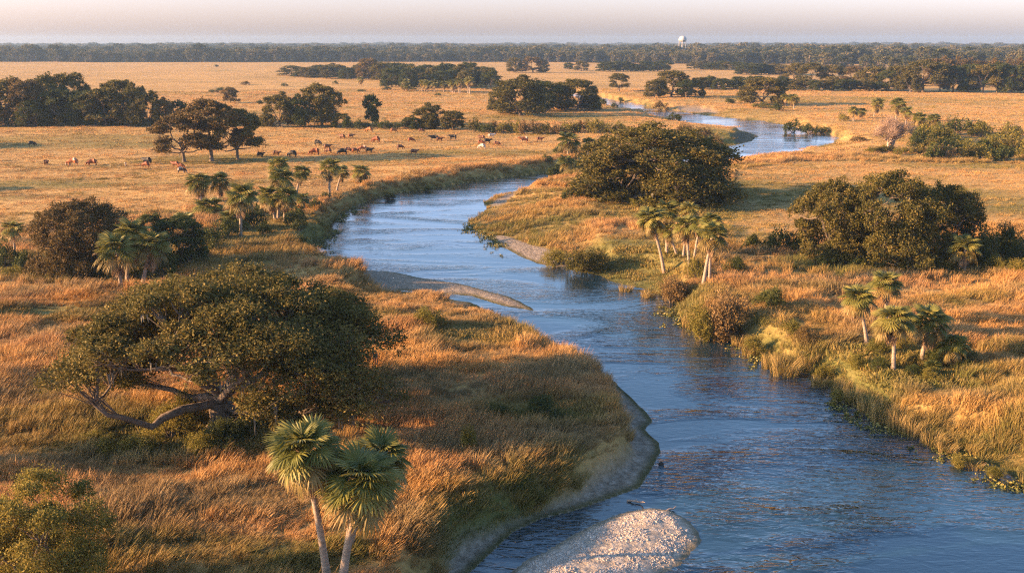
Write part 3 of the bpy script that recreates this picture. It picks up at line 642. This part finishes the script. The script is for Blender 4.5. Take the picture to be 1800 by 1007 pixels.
def palm(cx, cy, wpx, bx, by, label, fronds=None, group=None, name='cabbage_palm'):
    X, Y = G(bx, by); z0 = max(Z1(X, Y), WZ); dp = depth(Y, 5)
    tx, tz = atY(cx, cy, Y); s = wpx * dp / FPX / (3.65 if wpx > 100 or wpx < 40 or bx > 1480 else 3.85); tz = max(tz - z0, .6)
    t = thing(name, label, 'palm tree', (X, Y, z0), 0, (1, 1, 1), group); dx = tx - X; NP[0] += 1; q = np.random.default_rng(500 + NP[0]); dy = q.normal(0, .25)
    mb = MB(); pts = []; rd = []
    for i in range(13):
        f = i / 12.; pts.append((dx * f ** 1.3, dy * f ** 1.5, -.2 + (tz + .2) * f)); rd.append((.19 - .03 * f + (.09 * (1 - f) ** 6) + (.05 if f > .93 else 0)) * max(.8, min(1.2, s)))
    mb.tube(pts, rd, 8, cap=True); ob('trunk', mb.mesh('palm_trunk', [PBARK]), t)
    if fronds is None: fronds = wpx > 46
    base = Matrix.Translation((dx, dy, tz)) @ Matrix.Rotation(max(-.3, min(.3, dx * .1)), 4, 'Y')
    if fronds:
        for (k, j, m) in frond_set(q, 70 if wpx > 100 else 54):
            o = ob('frond' if k != 'd' else 'dead_frond', FM[k][j], t); o.matrix_local = base @ Matrix.Scale(s, 4) @ m
    else:
        o = ob('crown', JC[NP[0] % 3], t); o.matrix_local = base @ Matrix.Rotation(q.random() * 6.28, 4, 'Z') @ Matrix.Scale(s, 4)
    return t
palm(538, 788, 128, 577, 1030, 'tall cabbage palm leaning left, front left of the foreground pair')
palm(634, 850, 142, 600, 1040, 'cabbage palm leaning right with the lowest crown in the foreground')
palm(668, 806, 112, 612, 968, 'rear foreground palm, its crown showing above and behind the lowest crown')
for a in ((205,440,80,213,505,'left palm of the three beside the brownish oak, leaning left'), (229,413,70,224,497,'middle and tallest palm of the three beside the brownish oak'), (266,431,72,252,500,'right palm of the three beside the brownish oak'),
  (22,402,44,27,447,'lone palm left of the brownish round oak at the left edge'), (348,321,50,354,358,'left palm of the pair at the edge of the left pasture'), (386,318,46,385,352,'right palm of the pair at the edge of the left pasture'),
  (424,345,62,423,416,'palm with long bare pale trunk in front of the pasture edge'), (490,291,44,491,372,'highest palm in the tight cluster by the left river bend'), (494,312,48,489,386,'palm just below the highest in the cluster by the left river bend'),
  (529,303,36,521,346,'dark round palm leaning right at the cluster by the left river bend'), (474,345,48,484,388,'lowest left palm in the cluster by the left river bend'), (503,346,48,500,390,'lowest middle palm in the cluster by the left river bend'),
  (531,350,28,530,374,'short dark palm at the right foot of the cluster by the left river bend'), (580,293,42,579,345,'tall pale-trunked palm above the steep left bank'), (602,301,30,592,335,'darker palm just behind the tall pale-trunked palm on the left bank'),
  (634,302,36,636,322,'short palm at the top of the steep left bank, rightmost there'),
  (1144,384,56,1168,460,'leftmost palm of the cluster on the right bank, leaning left'), (1172,372,50,1172,448,'dark palm behind the leftmost palm of the right bank cluster'), (1172,406,38,1190,450,'small palm in front of the left part of the right bank cluster'),
  (1212,369,40,1201,452,'tall thin palm rising at the back of the right bank cluster'), (1206,398,52,1212,477,'front middle palm of the right bank cluster'), (1230,392,42,1216,482,'palm behind the front middle palm of the right bank cluster'),
  (1252,412,64,1236,503,'biggest rightmost palm of the right bank cluster'), (1250,388,44,1247,496,'palm peeping above the biggest palm of the right bank cluster'),
  (1508,524,62,1524,602,'left palm of the four on the near bank, leaning left'), (1560,500,58,1557,580,'rear palm of the four on the near bank'), (1572,562,72,1570,652,'front palm with straight grey trunk on the near right bank'),
  (1632,562,74,1619,636,'right palm with skirt of dead fronds on the near right bank'), (1678,608,56,1672,645,'low stemless palm at the right of the four on the near bank'),
  (1697,434,56,1695,478,'squat palm in front of the dark thicket at the right'), (1000,248,46,998,274,'dark palm on the bank left of the broad dense oak'), (1036,252,28,1035,272,'small dark palm touching the broad dense oak'),
  (995,284,32,996,302,'short bright palm at the water edge left of the broad dense oak'), (1395,173,22,1396,192,'palm right of the single round oak'), (1380,172,18,1382,186,'small palm half hidden beside the single round oak'),
  (1500,194,20,1500,215,'left palm of the pair left of the leafless tree'), (1514,196,18,1512,210,'right palm of the pair left of the leafless tree'), (1542,182,26,1536,206,'palm behind the left shoulder of the leafless tree'),
  (1578,182,30,1574,215,'palm directly behind the top of the leafless tree'), (1594,196,24,1592,222,'palm behind the right shoulder of the leafless tree'), (1616,208,28,1616,246,'left palm of the pair right of the leafless tree'), (1642,210,28,1634,242,'right palm of the pair right of the leafless tree')):
    palm(*a)
for i, x in enumerate(sorted(705 + int(U(0, 127)) for _ in range(17))):
    palm(x + U(-2, 2), 148 + U(-4, 3) - (4 if x > 800 else 0), U(14, 19), x, 160 + i * .3, ORD[i] + ' palm from the left in the sunlit row before the far thicket', False, 'sunlit palm row before the far thicket')
palm(634, 140, 14, 634, 153, 'tiny lone palm left of the sunlit palm row', False)
for i, (x, y, wd) in enumerate(((368,375,56), (410,398,60), (322,402,58), (1350,535,40), (700,860,0), (1640,655,34))):
    if wd: palm(x, y - 10, wd, x, y + 6, ('stemless palmetto clump below the pasture edge pair', 'stemless palmetto clump left of the long bare trunk', 'stemless palmetto clump above the dark low tree', 'stemless palmetto behind the reddish brush on the right bank', '', 'pale stemless palmetto at the foot of the right bank palms')[i], wd > 50, name='palmetto')

# ------------------------------------------------------------------ shrubs
bush(960, 735, 80, 34, 'dark green shrub, right one of two on the near meadow', 'd', near=True); bush(872, 742, 60, 32, 'dark green shrub, left one of two on the near meadow', 'd', near=True)
bush(756, 578, 58, 34, 'yellow-green shrub near the muddy spit', 'y', near=True); bush(823, 800, 32, 52, 'upright yellowish bush alone on the near meadow', 'y', near=True)
bush(1028, 448, 92, 40, 'rounded grey-green willow bush behind the sandy shore', 'o', near=True); bush(978, 440, 60, 26, 'low golden bush at the left side of the willow bush', 'y', near=True)
bush(1290, 560, 100, 80, 'tall reddish brush beside the right bank palms', 'r', near=True); bush(1350, 545, 62, 40, 'dark green shrub behind the tall reddish brush', 'd', near=True)
bush(1235, 560, 60, 60, 'green shrub between the right bank palms and the water', 'y', near=True); bush(1180, 500, 70, 46, 'reddish brush under the leftmost right bank palms', 'r', near=True)
bush(1225, 488, 46, 34, 'green shrub at the trunks of the right bank palms', 'y', near=True); bush(1290, 478, 40, 26, 'small dark shrub right of the right bank palm trunks', 'd', near=True)
def bushes(items, where, group, near=False):
    for i, it in enumerate(sorted(items)): bush(it[0], it[1], it[2], it[3], '%s shrub from the left %s' % (ORD[i], where), it[4], group, near)
bushes([(300,770,90,55,'y'), (350,800,80,42,'y'), (400,790,90,50,'d'), (250,800,90,36,'y'), (200,795,80,30,'y'), (440,770,70,36,'d'), (330,740,66,60,'y'), (160,780,60,24,'y')], 'in the undergrowth around the huge oak trunk', 'undergrowth around the huge oak', True)
U = random.uniform
bushes([(10,470,60,40,'d'), (50,478,60,34,'d'), (100,484,60,24,'d'), (190,486,60,24,'y'), (250,492,60,30,'d'), (290,488,60,34,'d'), (340,470,70,40,'d'), (370,440,60,36,'d'), (400,420,50,34,'d'), (450,400,46,40,'d'), (460,412,40,20,'d'), (520,395,46,30,'d'), (530,385,36,22,'d'), (120,492,90,16,'y'), (30,490,50,18,'y')],
       'in the dark belt behind the left near meadow', 'shrubs in the dark left belt')
bushes([(830 + i * 13.5 + U(-4, 4), 232 + U(-2, 2) + i * .2, U(26, 40), U(15, 24), random.choice('doyyr')) for i in range(20)], 'in the hedge behind the cattle', 'hedge behind the cattle')
bushes([(610 + i * 17 + U(-4, 4), 226 + U(-1, 2), U(22, 32), U(10, 16), random.choice('dody')) for i in range(12)], 'under the trees behind the cattle', 'shrubs under the trees behind the cattle')
bushes([(5 + i * 20 + U(-4, 4), 223, U(24, 36), U(12, 20), random.choice('ddod')) for i in range(24)], 'at the foot of the trees behind the left pasture', 'shrubs at the foot of the left tree belt')
it = []
for i in range(40):
    x = U(1610, 1830); y = U(238, 284); it.append((x, y + (0 if x > 1640 else -8), U(38, 60), U(18, 30), random.choice('dddoyyr')))
bushes(it, 'in the thicket right of the leafless tree', 'thicket right of the leafless tree')
bushes([(1530 + i * 12, 268 + U(-3, 6), U(20, 30), U(8, 13), random.choice('yyo')) for i in range(8)], 'at the foot of the leafless tree', 'shrubs at the leafless tree')
bushes([(1735,470,60,70,'d'), (1770,455,60,62,'d'), (1800,470,60,70,'d'), (1830,450,60,60,'d'), (1755,478,50,30,'y'), (1795,485,50,30,'y')], 'in the dark thicket at the right edge', 'dark thicket at the right edge', True)
bushes([(1375,440,66,38,'d'), (1325,436,50,24,'d'), (1410,442,50,28,'d'), (1450,466,66,20,'y'), (1520,474,66,22,'y'), (1600,476,66,22,'y'), (1650,474,50,20,'y')], 'along the foot of the right bank oak clump', 'shrubs at the foot of the right oak clump')
bushes([(1045,352,40,20,'d'), (1090,356,50,20,'y'), (1130,364,60,18,'y'), (1190,362,60,18,'d'), (1250,360,60,24,'d'), (1285,352,44,20,'d'), (1000,352,30,18,'d')], 'at the foot of the broad dense oak', 'shrubs at the foot of the broad oak')
bushes([(1395,222,42,22,'d'), (1422,224,36,16,'d'), (1185,210,32,14,'d'), (1258,248,34,22,'b'), (1230,240,50,18,'b'), (1205,236,40,16,'b'), (1090,172,16,8,'d'), (1056,184,22,12,'d'), (1080,189,16,8,'d'), (1160,185,34,14,'b'), (1280,182,26,9,'d'), (1340,190,44,9,'y'), (1365,195,30,12,'d'), (1445,222,50,10,'y'), (1480,214,30,12,'y'), (1510,245,40,10,'b')], 'along the far river bend', 'shrubs along the far river bend')
bushes([(500 + i * 45, 152 + U(-14, 20), U(12, 22), U(3, 6), 'd') for i in range(7)] + [(390,160,24,6,'d'), (432,150,22,6,'b'), (380,118,12,4,'d'), (375,163,22,5,'d'), (455,184,16,7,'d')], 'dotted over the far left plain', 'scattered shrubs on the far left plain')
bushes([(640,322,26,12,'d'), (750,318,20,9,'d'), (975,296,36,22,'d'), (1010,292,40,22,'d'), (960,283,26,12,'d'), (985,270,30,14,'d'), (1025,280,36,18,'d'), (552,366,34,16,'d'), (575,352,30,14,'d'), (528,404,36,18,'d'), (680,330,34,12,'d'), (530,424,36,18,'d')], 'along the steep left river bank', 'shrubs along the steep left bank')

bushes([(1655,640,56,34,'d'), (1610,650,40,30,'o'), (1690,632,50,40,'d'), (1545,620,44,26,'y'), (1590,610,40,26,'y'), (1480,665,40,22,'y'), (1512,640,44,24,'y'), (1600,660,40,20,'d'), (1640,668,46,22,'y'), (1455,630,44,26,'y'), (1420,600,46,28,'b'), (1385,585,50,30,'y'), (1330,585,50,30,'y'), (1290,560,40,26,'b'), (1690,650,40,20,'d'), (1545,650,34,22,'d'), (1700,770,50,20,'y'), (1750,790,50,20,'y'), (1560,700,40,22,'o')],
       'on the brushy slope of the near right bank', 'brush on the near right bank', True)
# reeds along the right bank
def reed_mat():
    t = NT('reeds'); a = t.attr('tint'); n = t.noise(.6, 2); c = t.ramp(t.math('ADD', t.math('MULTIPLY', a, .5), t.math('MULTIPLY', n, .5)), [(.25, (.12, .11, .03)), (.5, (.32, .22, .07)), (.8, (.55, .38, .15))]); t.base(c, .7, .2); t.translucent(c, .3); return t.m
RDM = reed_mat()
def reed_proto(seed):
    me = tuft(seed, 260, .95, 1.9, .018, .12, RDM, .42); return me
RP = [reed_proto(700 + i) for i in range(3)]
reeds = [(1380,640,66,46), (1355,628,40,34), (1420,632,40,26), (1500,690,40,44), (1525,705,44,46), (1550,722,50,48), (1580,735,50,50), (1605,745,46,46), (1640,760,54,34), (1665,772,44,26), (1480,672,36,34), (1240,575,44,34), (1262,580,34,26), (1215,560,40,30), (1100,498,30,16), (1140,508,34,20),
         (1320,606,40,26), (1300,590,36,26), (1440,660,34,26), (1715,800,36,18)]
for i, (x, y, wd, h) in enumerate(sorted(reeds)):
    X, Y = G(x, y, -1.2); z = max(Z1(X, Y), WZ); s = depth(Y) / FPX
    o = ob('reed_clump', random.choice(RP)); o.location = (X, Y, z); o.scale = (wd * s / 2.5, wd * s / 2.5, h * s / 2.7); o.rotation_euler = (0, 0, U(-.6, .6))
    tag(o, '%s reed clump from the left on the right waterline' % ORD[i], 'reeds', 'reed clumps along the right bank')

# floating plants and bank weeds at the water's edge, wooded horizon, pebbles
def floaters():
    t = NT('water_plants'); a = t.attr('tint'); t.base(t.ramp(a, [(0, (.05, .06, .012)), (.5, (.14, .14, .03)), (1, (.30, .22, .05))]), .5, .3)
    pro = []
    for k in range(3):
        q = np.random.default_rng(900 + k); C = np.concatenate([q.normal(0, .16, (14, 2)), q.uniform(.03, .14, (14, 1))], 1); pro.append(leaves('water_plant', C, .10, [t.m], 900 + k))
    Z = zones([(1560,735,150,50,1), (1740,820,110,40,1), (1470,690,50,26,1), (1180,525,60,16,.8), (1290,590,60,20,.7), (840,400,50,40,.4), (1000,470,60,8,.4), (600,390,60,60,.4), (740,520,120,14,.6), (1740,830,60,24,1)])
    x, y = ring(150000, 42, 190); z, d, sand, mud, gr, isl = terrain(x, y); m = zsum(Z, x, y)
    den = m * sm(-3.4, -.1, d) * sm(.40, .62, fbm(x, y, 1 / 1.8, 3, 44) + .25 * sm(-1.2, 0, d)) * (d < .9)
    k = rng.random(len(x)) < den * 1.2; x, y, z = x[k], y[k], np.maximum(z[k], WZ + .01); n = len(x); print('floaters', n)
    s = rng.uniform(.6, 1.6, n); scatter('water_plants', pro, np.stack([x, y, z], 1), np.stack([np.zeros(n)] * 2 + [rng.random(n) * 6.28], 1), np.stack([s, s, s], 1), rng.integers(0, 3, n), np.zeros(n), 'floating weeds and pads fringing the river edge', 'water plants')
floaters()
def pebbles():
    t = NT('pebble'); r = t.new('ShaderNodeObjectInfo').outputs['Random']; t.base(t.ramp(r, [(0, (.26, .21, .17)), (.6, (.44, .375, .31)), (1, (.60, .52, .44))]), .85, .2)
    pro = []
    for k in range(3):
        q = np.random.default_rng(950 + k); b = MB(); n = 7
        for (zz, rr) in ((-.3, .8), (.15, 1), (.5, .6)): b.v += [(math.cos(i * 6.283 / n) * rr * q.uniform(.8, 1.1), math.sin(i * 6.283 / n) * rr * q.uniform(.6, .9), zz * q.uniform(.8, 1.1)) for i in range(n)]
        for l in (0, 1):
            for i in range(n): b.f.append((l * n + i, l * n + (i + 1) % n, (l + 1) * n + (i + 1) % n, (l + 1) * n + i)); b.m.append(0)
        b.f.append(tuple(range(2 * n, 3 * n))); b.m.append(0); pro.append(b.mesh('pebble', [t.m]))
    x, y = ring(420000, 40, 62, 16); z, d, sand, mud, gr, isl = terrain(x, y)
    k = (isl > .35) & (rng.random(len(x)) < sm(.35, .6, fbm(x, y, 1.3, 2, 71)) * sm(.3, 2, isl)); x, y, z = x[k], y[k], z[k]; n = len(x); print('pebbles', n)
    s = rng.gamma(2.0, .014, n) + .018; scatter('pebbles', pro, np.stack([x, y, z], 1), np.stack([rng.normal(0, .2, n), rng.normal(0, .2, n), rng.random(n) * 6.28], 1), np.stack([s, s, s * .8], 1), rng.integers(0, 3, n), np.zeros(n), 'pale shells and stones strewn over the sandbar in front', 'pebbles')
pebbles()
def far_wood():
    P = []
    def band(n, r0, r1, half=33, f=None):
        x, y = ring(n, r0, r1, half); k = np.ones(n, bool) if f is None else f(x, y); P.append(np.stack([x[k], y[k]], 1))
    edge = lambda x, y: y > 1420 - 160 * sm(-100, 500, x) + 60 * (fbm(x, y * .2, 1 / 160., 2, 88) - .5)
    band(9000, 1200, 1700, f=edge); band(7000, 1700, 2600); band(7500, 2600, 4000); band(7000, 4000, 5400)
    band(700, 950, 1300, f=lambda x, y: (x > 330) & (fbm(x * .5, y * 2, 1 / 60., 2, 99) > .5))
    P = np.concatenate(P); n = len(P); rr = np.hypot(P[:, 0], P[:, 1])
    hs = (.62 + .62 * fbm(P[:, 0], P[:, 1], 1 / 140., 2, 13)) * rng.uniform(.8, 1.2, n); hs = hs * np.where(rng.random(n) < .08, 1.25, 1); s = hs * 1.12; sw = hs * np.where(rr > 2600, 1.9, 1.15)
    z = np.zeros(n) - .3
    scatter('distant_woodland', [None] * 0 + FW, np.stack([P[:, 0], P[:, 1], z], 1), np.stack([np.zeros(n)] * 2 + [rng.random(n) * 6.28], 1), np.stack([sw, sw, s], 1), rng.integers(0, len(FW), n), np.zeros(n), 'hazy continuous woodland along the whole horizon', 'forest')
FW = []
for i, p in enumerate(FARP):           # crown and trunk together, for the mass of far trees
    c, t_ = p['crown'], p['trunk']; n0 = len(c.vertices); V = [v.co[:] for v in c.vertices] + [v.co[:] for v in t_.vertices]
    F = [tuple(q.vertices) for q in c.polygons] + [tuple(n0 + a for a in q.vertices) for q in t_.polygons]
    me = bpy.data.meshes.new('far_tree'); me.from_pydata(V, [], F); me.materials.append(FARL); me.materials.append(BARK)
    me.polygons.foreach_set('material_index', [0] * len(c.polygons) + [1] * len(t_.polygons))
    a = me.attributes.new('tint', 'FLOAT', 'POINT'); a.data.foreach_set('value', np.concatenate([np.repeat(rng.random(n0 // 4), 4), np.zeros(len(V) - n0)]).astype(np.float32)); me.update(); FW.append(me)
far_wood()

# ------------------------------------------------------------------ cattle
def skin_mesh(name, verts, edges, radii, sub=1):
    me = bpy.data.meshes.new(name); me.from_pydata(verts, edges, []); o = bpy.data.objects.new(name, me); COL.objects.link(o)
    m = o.modifiers.new('s', 'SKIN'); m.use_smooth_shade = True
    for i, r in enumerate(radii): me.skin_vertices[0].data[i].radius = (r, r) if not hasattr(r, '__len__') else r
    me.skin_vertices[0].data[0].use_root = True
    o.modifiers.new('u', 'SUBSURF').levels = sub
    bpy.context.view_layer.update(); dg = bpy.context.evaluated_depsgraph_get(); out = bpy.data.meshes.new_from_object(o.evaluated_get(dg)); out.name = name
    COL.objects.unlink(o); bpy.data.objects.remove(o); return out
def cow_mesh(name, graze):
    V = [(-.1, 0, .93), (-.62, 0, .97), (.5, 0, .95), (.86, 0, 1.03 if not graze else .85)]; Rd = [.46, .40, .42, .27]; E = [(0, 1), (0, 2), (2, 3)]
    hd = [(1.15, 0, 1.24, .15), (1.36, 0, 1.18, .13), (1.58, 0, 1.02, .09)] if not graze else [(1.08, 0, .58, .15), (1.2, 0, .34, .13), (1.3, 0, .12, .09)]
    p = 3
    for (x, y, z, r) in hd: V.append((x, y, z)); Rd.append(r); E.append((p, len(V) - 1)); p = len(V) - 1
    hi = len(V) - 2; h = V[hi - 1]
    for s in (-1, 1): V.append((h[0] - .02, s * .22, h[2] + .08)); Rd.append(.045); E.append((hi - 1, len(V) - 1))
    for (rt, x, xs) in ((2, .56, (.54, .58)), (1, -.72, (-.86, -.76))):
        for s in (-1, 1):
            sw = .10 * s * (1 if rt == 2 else -1); b = len(V)
            V += [(x, s * .22, .72), (xs[0] + sw * .5, s * .21, .40), (xs[1] + sw, s * .21, .04)]; Rd += [.19 if rt == 2 else .22, .10, .08]; E += [(rt, b), (b, b + 1), (b + 1, b + 2)]
    b = len(V); V += [(-.98, 0, 1.12), (-1.10, 0, .78), (-1.10, 0, .48)]; Rd += [.06, .03, .05]; E += [(1, b), (b, b + 1), (b + 1, b + 2)]
    return skin_mesh(name, V, E, Rd)
CW = [cow_mesh('cow_standing', False), cow_mesh('cow_grazing', True)]
for m in CW: m.materials.append(BARK)
def hide(name, a, b, patch=None):
    t = NT(name); n = t.noise(1.6, 2, t.pos(obj=True)); c = t.ramp(n, [(.35, a), (.65, b)])
    if patch: c = t.mix(t.ramp(t.noise(1.3, 1, t.pos((1, 1, 1.2), obj=True)), [(.50, (0, 0, 0)), (.54, (1, 1, 1))]), c, patch)
    t.base(c, .6, .3); return t.m
HD = {'black': hide('black_hide', (.010, .009, .009), (.03, .024, .02)), 'red-brown': hide('red_hide', (.13, .035, .012), (.22, .065, .02)), 'dark brown': hide('brown_hide', (.09, .035, .018), (.16, .07, .035)),
      'tan': hide('tan_hide', (.20, .08, .025), (.28, .12, .04)), 'white': hide('white_hide', (.32, .28, .24), (.46, .41, .36)), 'red and white': hide('patched_hide', (.28, .09, .03), (.40, .14, .05), (.36, .31, .26)), 'black and white': hide('pied_hide', (.012, .01, .01), (.03, .02, .02), (.36, .31, .26))}
cows = [(57,258,'black',13,1,1), (82,293,'dark brown',11,1,0), (128,293,'red and white',20,-1,1), (162,293,'red-brown',18,-1,1), (259,289,'black',17,-1,0), (257,295,'red-brown',14,-1,1), (309,294,'red-brown',13,-1,0), (318,297,'red-brown',11,1,1), (320,305,'black and white',8,1,1),
 (458,276,'black',12,1,0), (486,274,'dark brown',7,1,0), (514,276,'black',17,-1,1), (553,273,'red-brown',18,-1,1), (559,257,'black',14,1,1), (576,263,'dark brown',9,1,0), (577,270,'dark brown',7,-1,1), (602,273,'black',17,-1,1), (613,269,'dark brown',10,1,1), (625,270,'red-brown',13,1,1),
 (637,267,'red and white',15,-1,1), (649,270,'black',14,1,0), (602,246,'dark brown',9,-1,0), (617,245,'tan',10,1,0), (649,233,'tan',14,-1,1), (692,234,'tan',12,1,1), (661,252,'red-brown',16,-1,1), (723,250,'red-brown',9,1,1), (728,272,'dark brown',12,1,0), (704,263,'dark brown',7,1,1),
 (763,247,'black',15,-1,0), (773,248,'dark brown',11,1,0), (796,244,'black',13,-1,0), (847,245,'dark brown',9,-1,0), (864,241,'white',11,1,0), (846,253,'red-brown',10,1,1), (857,251,'black',13,1,0), (847,261,'white',14,-1,1), (874,255,'dark brown',12,1,1), (921,250,'red and white',16,-1,0), (949,248,'dark brown',7,1,0), (741,233,'dark brown',9,1,1)]
cnt = {}
for (x, y, c, s, fc, gz) in sorted(cows):
    cnt[c] = cnt.get(c, 0) + 1; small = s < 10; X, Y = G(x, y); z = Z1(X, Y); m = depth(Y) / FPX * s / 2.45
    o = ob('cow', CW[gz], mat=HD[c]); o.location = (X, Y, z - .02); L = max(.9, min(1.45, m * 1.15)); o.scale = (L * (1 if x != 82 else .5), L, L * 1.05); o.rotation_euler = (0, 0, (0 if fc > 0 else math.pi) + U(-.45, .45))
    tag(o, '%s %s cow from the left in the pasture, %s' % (ORD[cnt[c] - 1], c, 'head down grazing' if gz else 'standing head up'), 'cow', 'cattle in the left pasture')

# ------------------------------------------------------------------ far water tower, posts, odds and ends
def tower():
    Y = 1530.; X = atY(1200, 70, Y)[0]; white = simple('white_paint', (.40, .385, .36), (.48, .465, .44), .3)
    t = thing('water_tower', 'white water tower with round tank rising above the horizon woodland', 'water tower', (X, Y, 0))
    zt = atY(1200, 63.5, Y)[1]; mb = MB(); rr = 5.9; hh = 9.5; zb = zt - hh; pr = []
    prof = [(.0, 0), (.35, .04), (.75, .16), (.97, .34), (1.0, .5), (.92, .68), (.70, .86), (.36, .97), (.02, 1)]
    n = 20
    for (r_, z_) in prof: mb.v += [(math.cos(i * 6.283 / n) * rr * max(r_, .02), math.sin(i * 6.283 / n) * rr * max(r_, .02), zb + z_ * hh) for i in range(n)]
    for l in range(len(prof) - 1):
        for i in range(n): mb.f.append((l * n + i, l * n + (i + 1) % n, (l + 1) * n + (i + 1) % n, (l + 1) * n + i)); mb.m.append(0)
    ob('tank', mb.mesh('tank', [white]), t)
    c = MB(); c.tube([(0, 0, 0), (0, 0, zb + .8)], [1.1, 1.1], 10); ob('riser_pipe', c.mesh('riser_pipe', [white]), t)
    for i in range(6):
        a = i * math.pi / 3 + .3; b = MB(); b.tube([(math.cos(a) * rr * 1.05, math.sin(a) * rr * 1.05, 0), (math.cos(a) * rr * .9, math.sin(a) * rr * .9, zb + hh * .4)], [.62, .5], 6); ob('leg', b.mesh('tower_leg', [white]), t)
    b = MB(); b.tube([(math.cos(a) * rr * 1.04, math.sin(a) * rr * 1.04, zb + hh * .36) for a in np.linspace(0, 6.283, 21)], .3, 4); ob('walkway', b.mesh('walkway', [white]), t)
tower()
def post(px, py, top, r, label, name, cat):
    X, Y = G(px, py); z = Z1(X, Y); h = top_h(px, top, X, Y, z); b = MB(); b.tube([(0, 0, -.3), (0, 0, h * .6), (0, 0, h)], [r, r * .9, r * .8], 6, cap=True); b.box((0, 0, h * .9), (r * 1.6, r * .5, r * .4))
    o = ob(name, b.mesh(name, [PALEB])); o.location = (X, Y, z); tag(o, label, cat)
post(221, 294, 286, .16, 'short pale wooden post alone in the left pasture', 'wooden_post', 'post'); post(1422, 113, 98, .8, 'pale mast standing before the woodland at the right', 'mast', 'mast')
def rock():
    b = MB(); n = 9; q = np.random.default_rng(3)
    for (z, r) in ((-.3, 1), (.1, 1), (.45, .75), (.7, .3)): b.v += [(math.cos(i * .698) * r * q.uniform(.8, 1.1), math.sin(i * .698) * r * .7 * q.uniform(.8, 1.1), z) for i in range(n)]
    for l in range(3):
        for i in range(n): b.f.append((l * n + i, l * n + (i + 1) % n, (l + 1) * n + (i + 1) % n, (l + 1) * n + i)); b.m.append(0)
    b.f.append(tuple(range(27, 36))); b.m.append(0)
    X, Y = G(1162, 816, WZ); o = ob('rock', b.mesh('rock', [simple('wet_rock', (.02, .018, .015), (.06, .05, .04))])); o.location = (X, Y, WZ + .02); o.scale = (.22, .22, .28); tag(o, 'small dark rock poking out of the water off the beach point', 'rock')
rock()
def driftwood(px, py, L, az, label, z=None, limbs=2):
    X, Y = G(px, py, WZ if z is None else 0); b = MB(); q = np.random.default_rng(int(px)); pts = [(-L / 2, 0, .05), (-L / 6, q.normal(0, .05) * L, .12), (L / 5, q.normal(0, .05) * L, .1), (L / 2, 0, .22)]; b.tube(pts, [.09, .08, .06, .02], 5)
    for k in range(limbs): b.tube([pts[1 + k % 2], (pts[1 + k % 2][0] + L * .2, q.normal(0, .2) * L, L * .12 + .1)], [.05, .015], 4)
    o = ob('driftwood', b.mesh('driftwood', [PALEB])); o.location = (X, Y, (WZ if z is None else Z1(X, Y))); o.rotation_euler = (0, 0, az); tag(o, label, 'driftwood')
driftwood(1118, 884, 1.3, -.5, 'thin stick lying in the channel beside the front sandbar'); driftwood(1180, 897, .8, .5, 'small twig stranded at the top end of the front sandbar')
driftwood(1520, 468, 5.5, .7, 'fallen grey branch below the middle oak of the right bank clump', 0, 4); driftwood(1240, 585, 2.5, .2, 'driftwood lying at the right bank under the brush', None, 3)

# ------------------------------------------------------------------ air
def haze():
    b = MB(); b.box((0, 0, 23.5), (5700, 5700, 28.5)); me = b.mesh('haze', [], False); m = bpy.data.materials.new('haze'); m.use_nodes = True; nt = m.node_tree; nt.nodes.remove(nt.nodes['Principled BSDF'])
    v = nt.nodes.new('ShaderNodeVolumePrincipled'); v.inputs['Color'].default_value = (.48, .72, 1.0, 1); v.inputs['Density'].default_value = .00010; v.inputs['Anisotropy'].default_value = .2
    nt.links.new(v.outputs[0], nt.nodes['Material Output'].inputs['Volume']); me.materials.append(m); m.cycles.homogeneous_volume = True if hasattr(m.cycles, 'homogeneous_volume') else None
    ob('haze', me, kind='stuff')
haze()
print('tris', sum(len(m.loops) - 2 * len(m.polygons) for m in bpy.data.meshes), 'objects', len(bpy.data.objects))
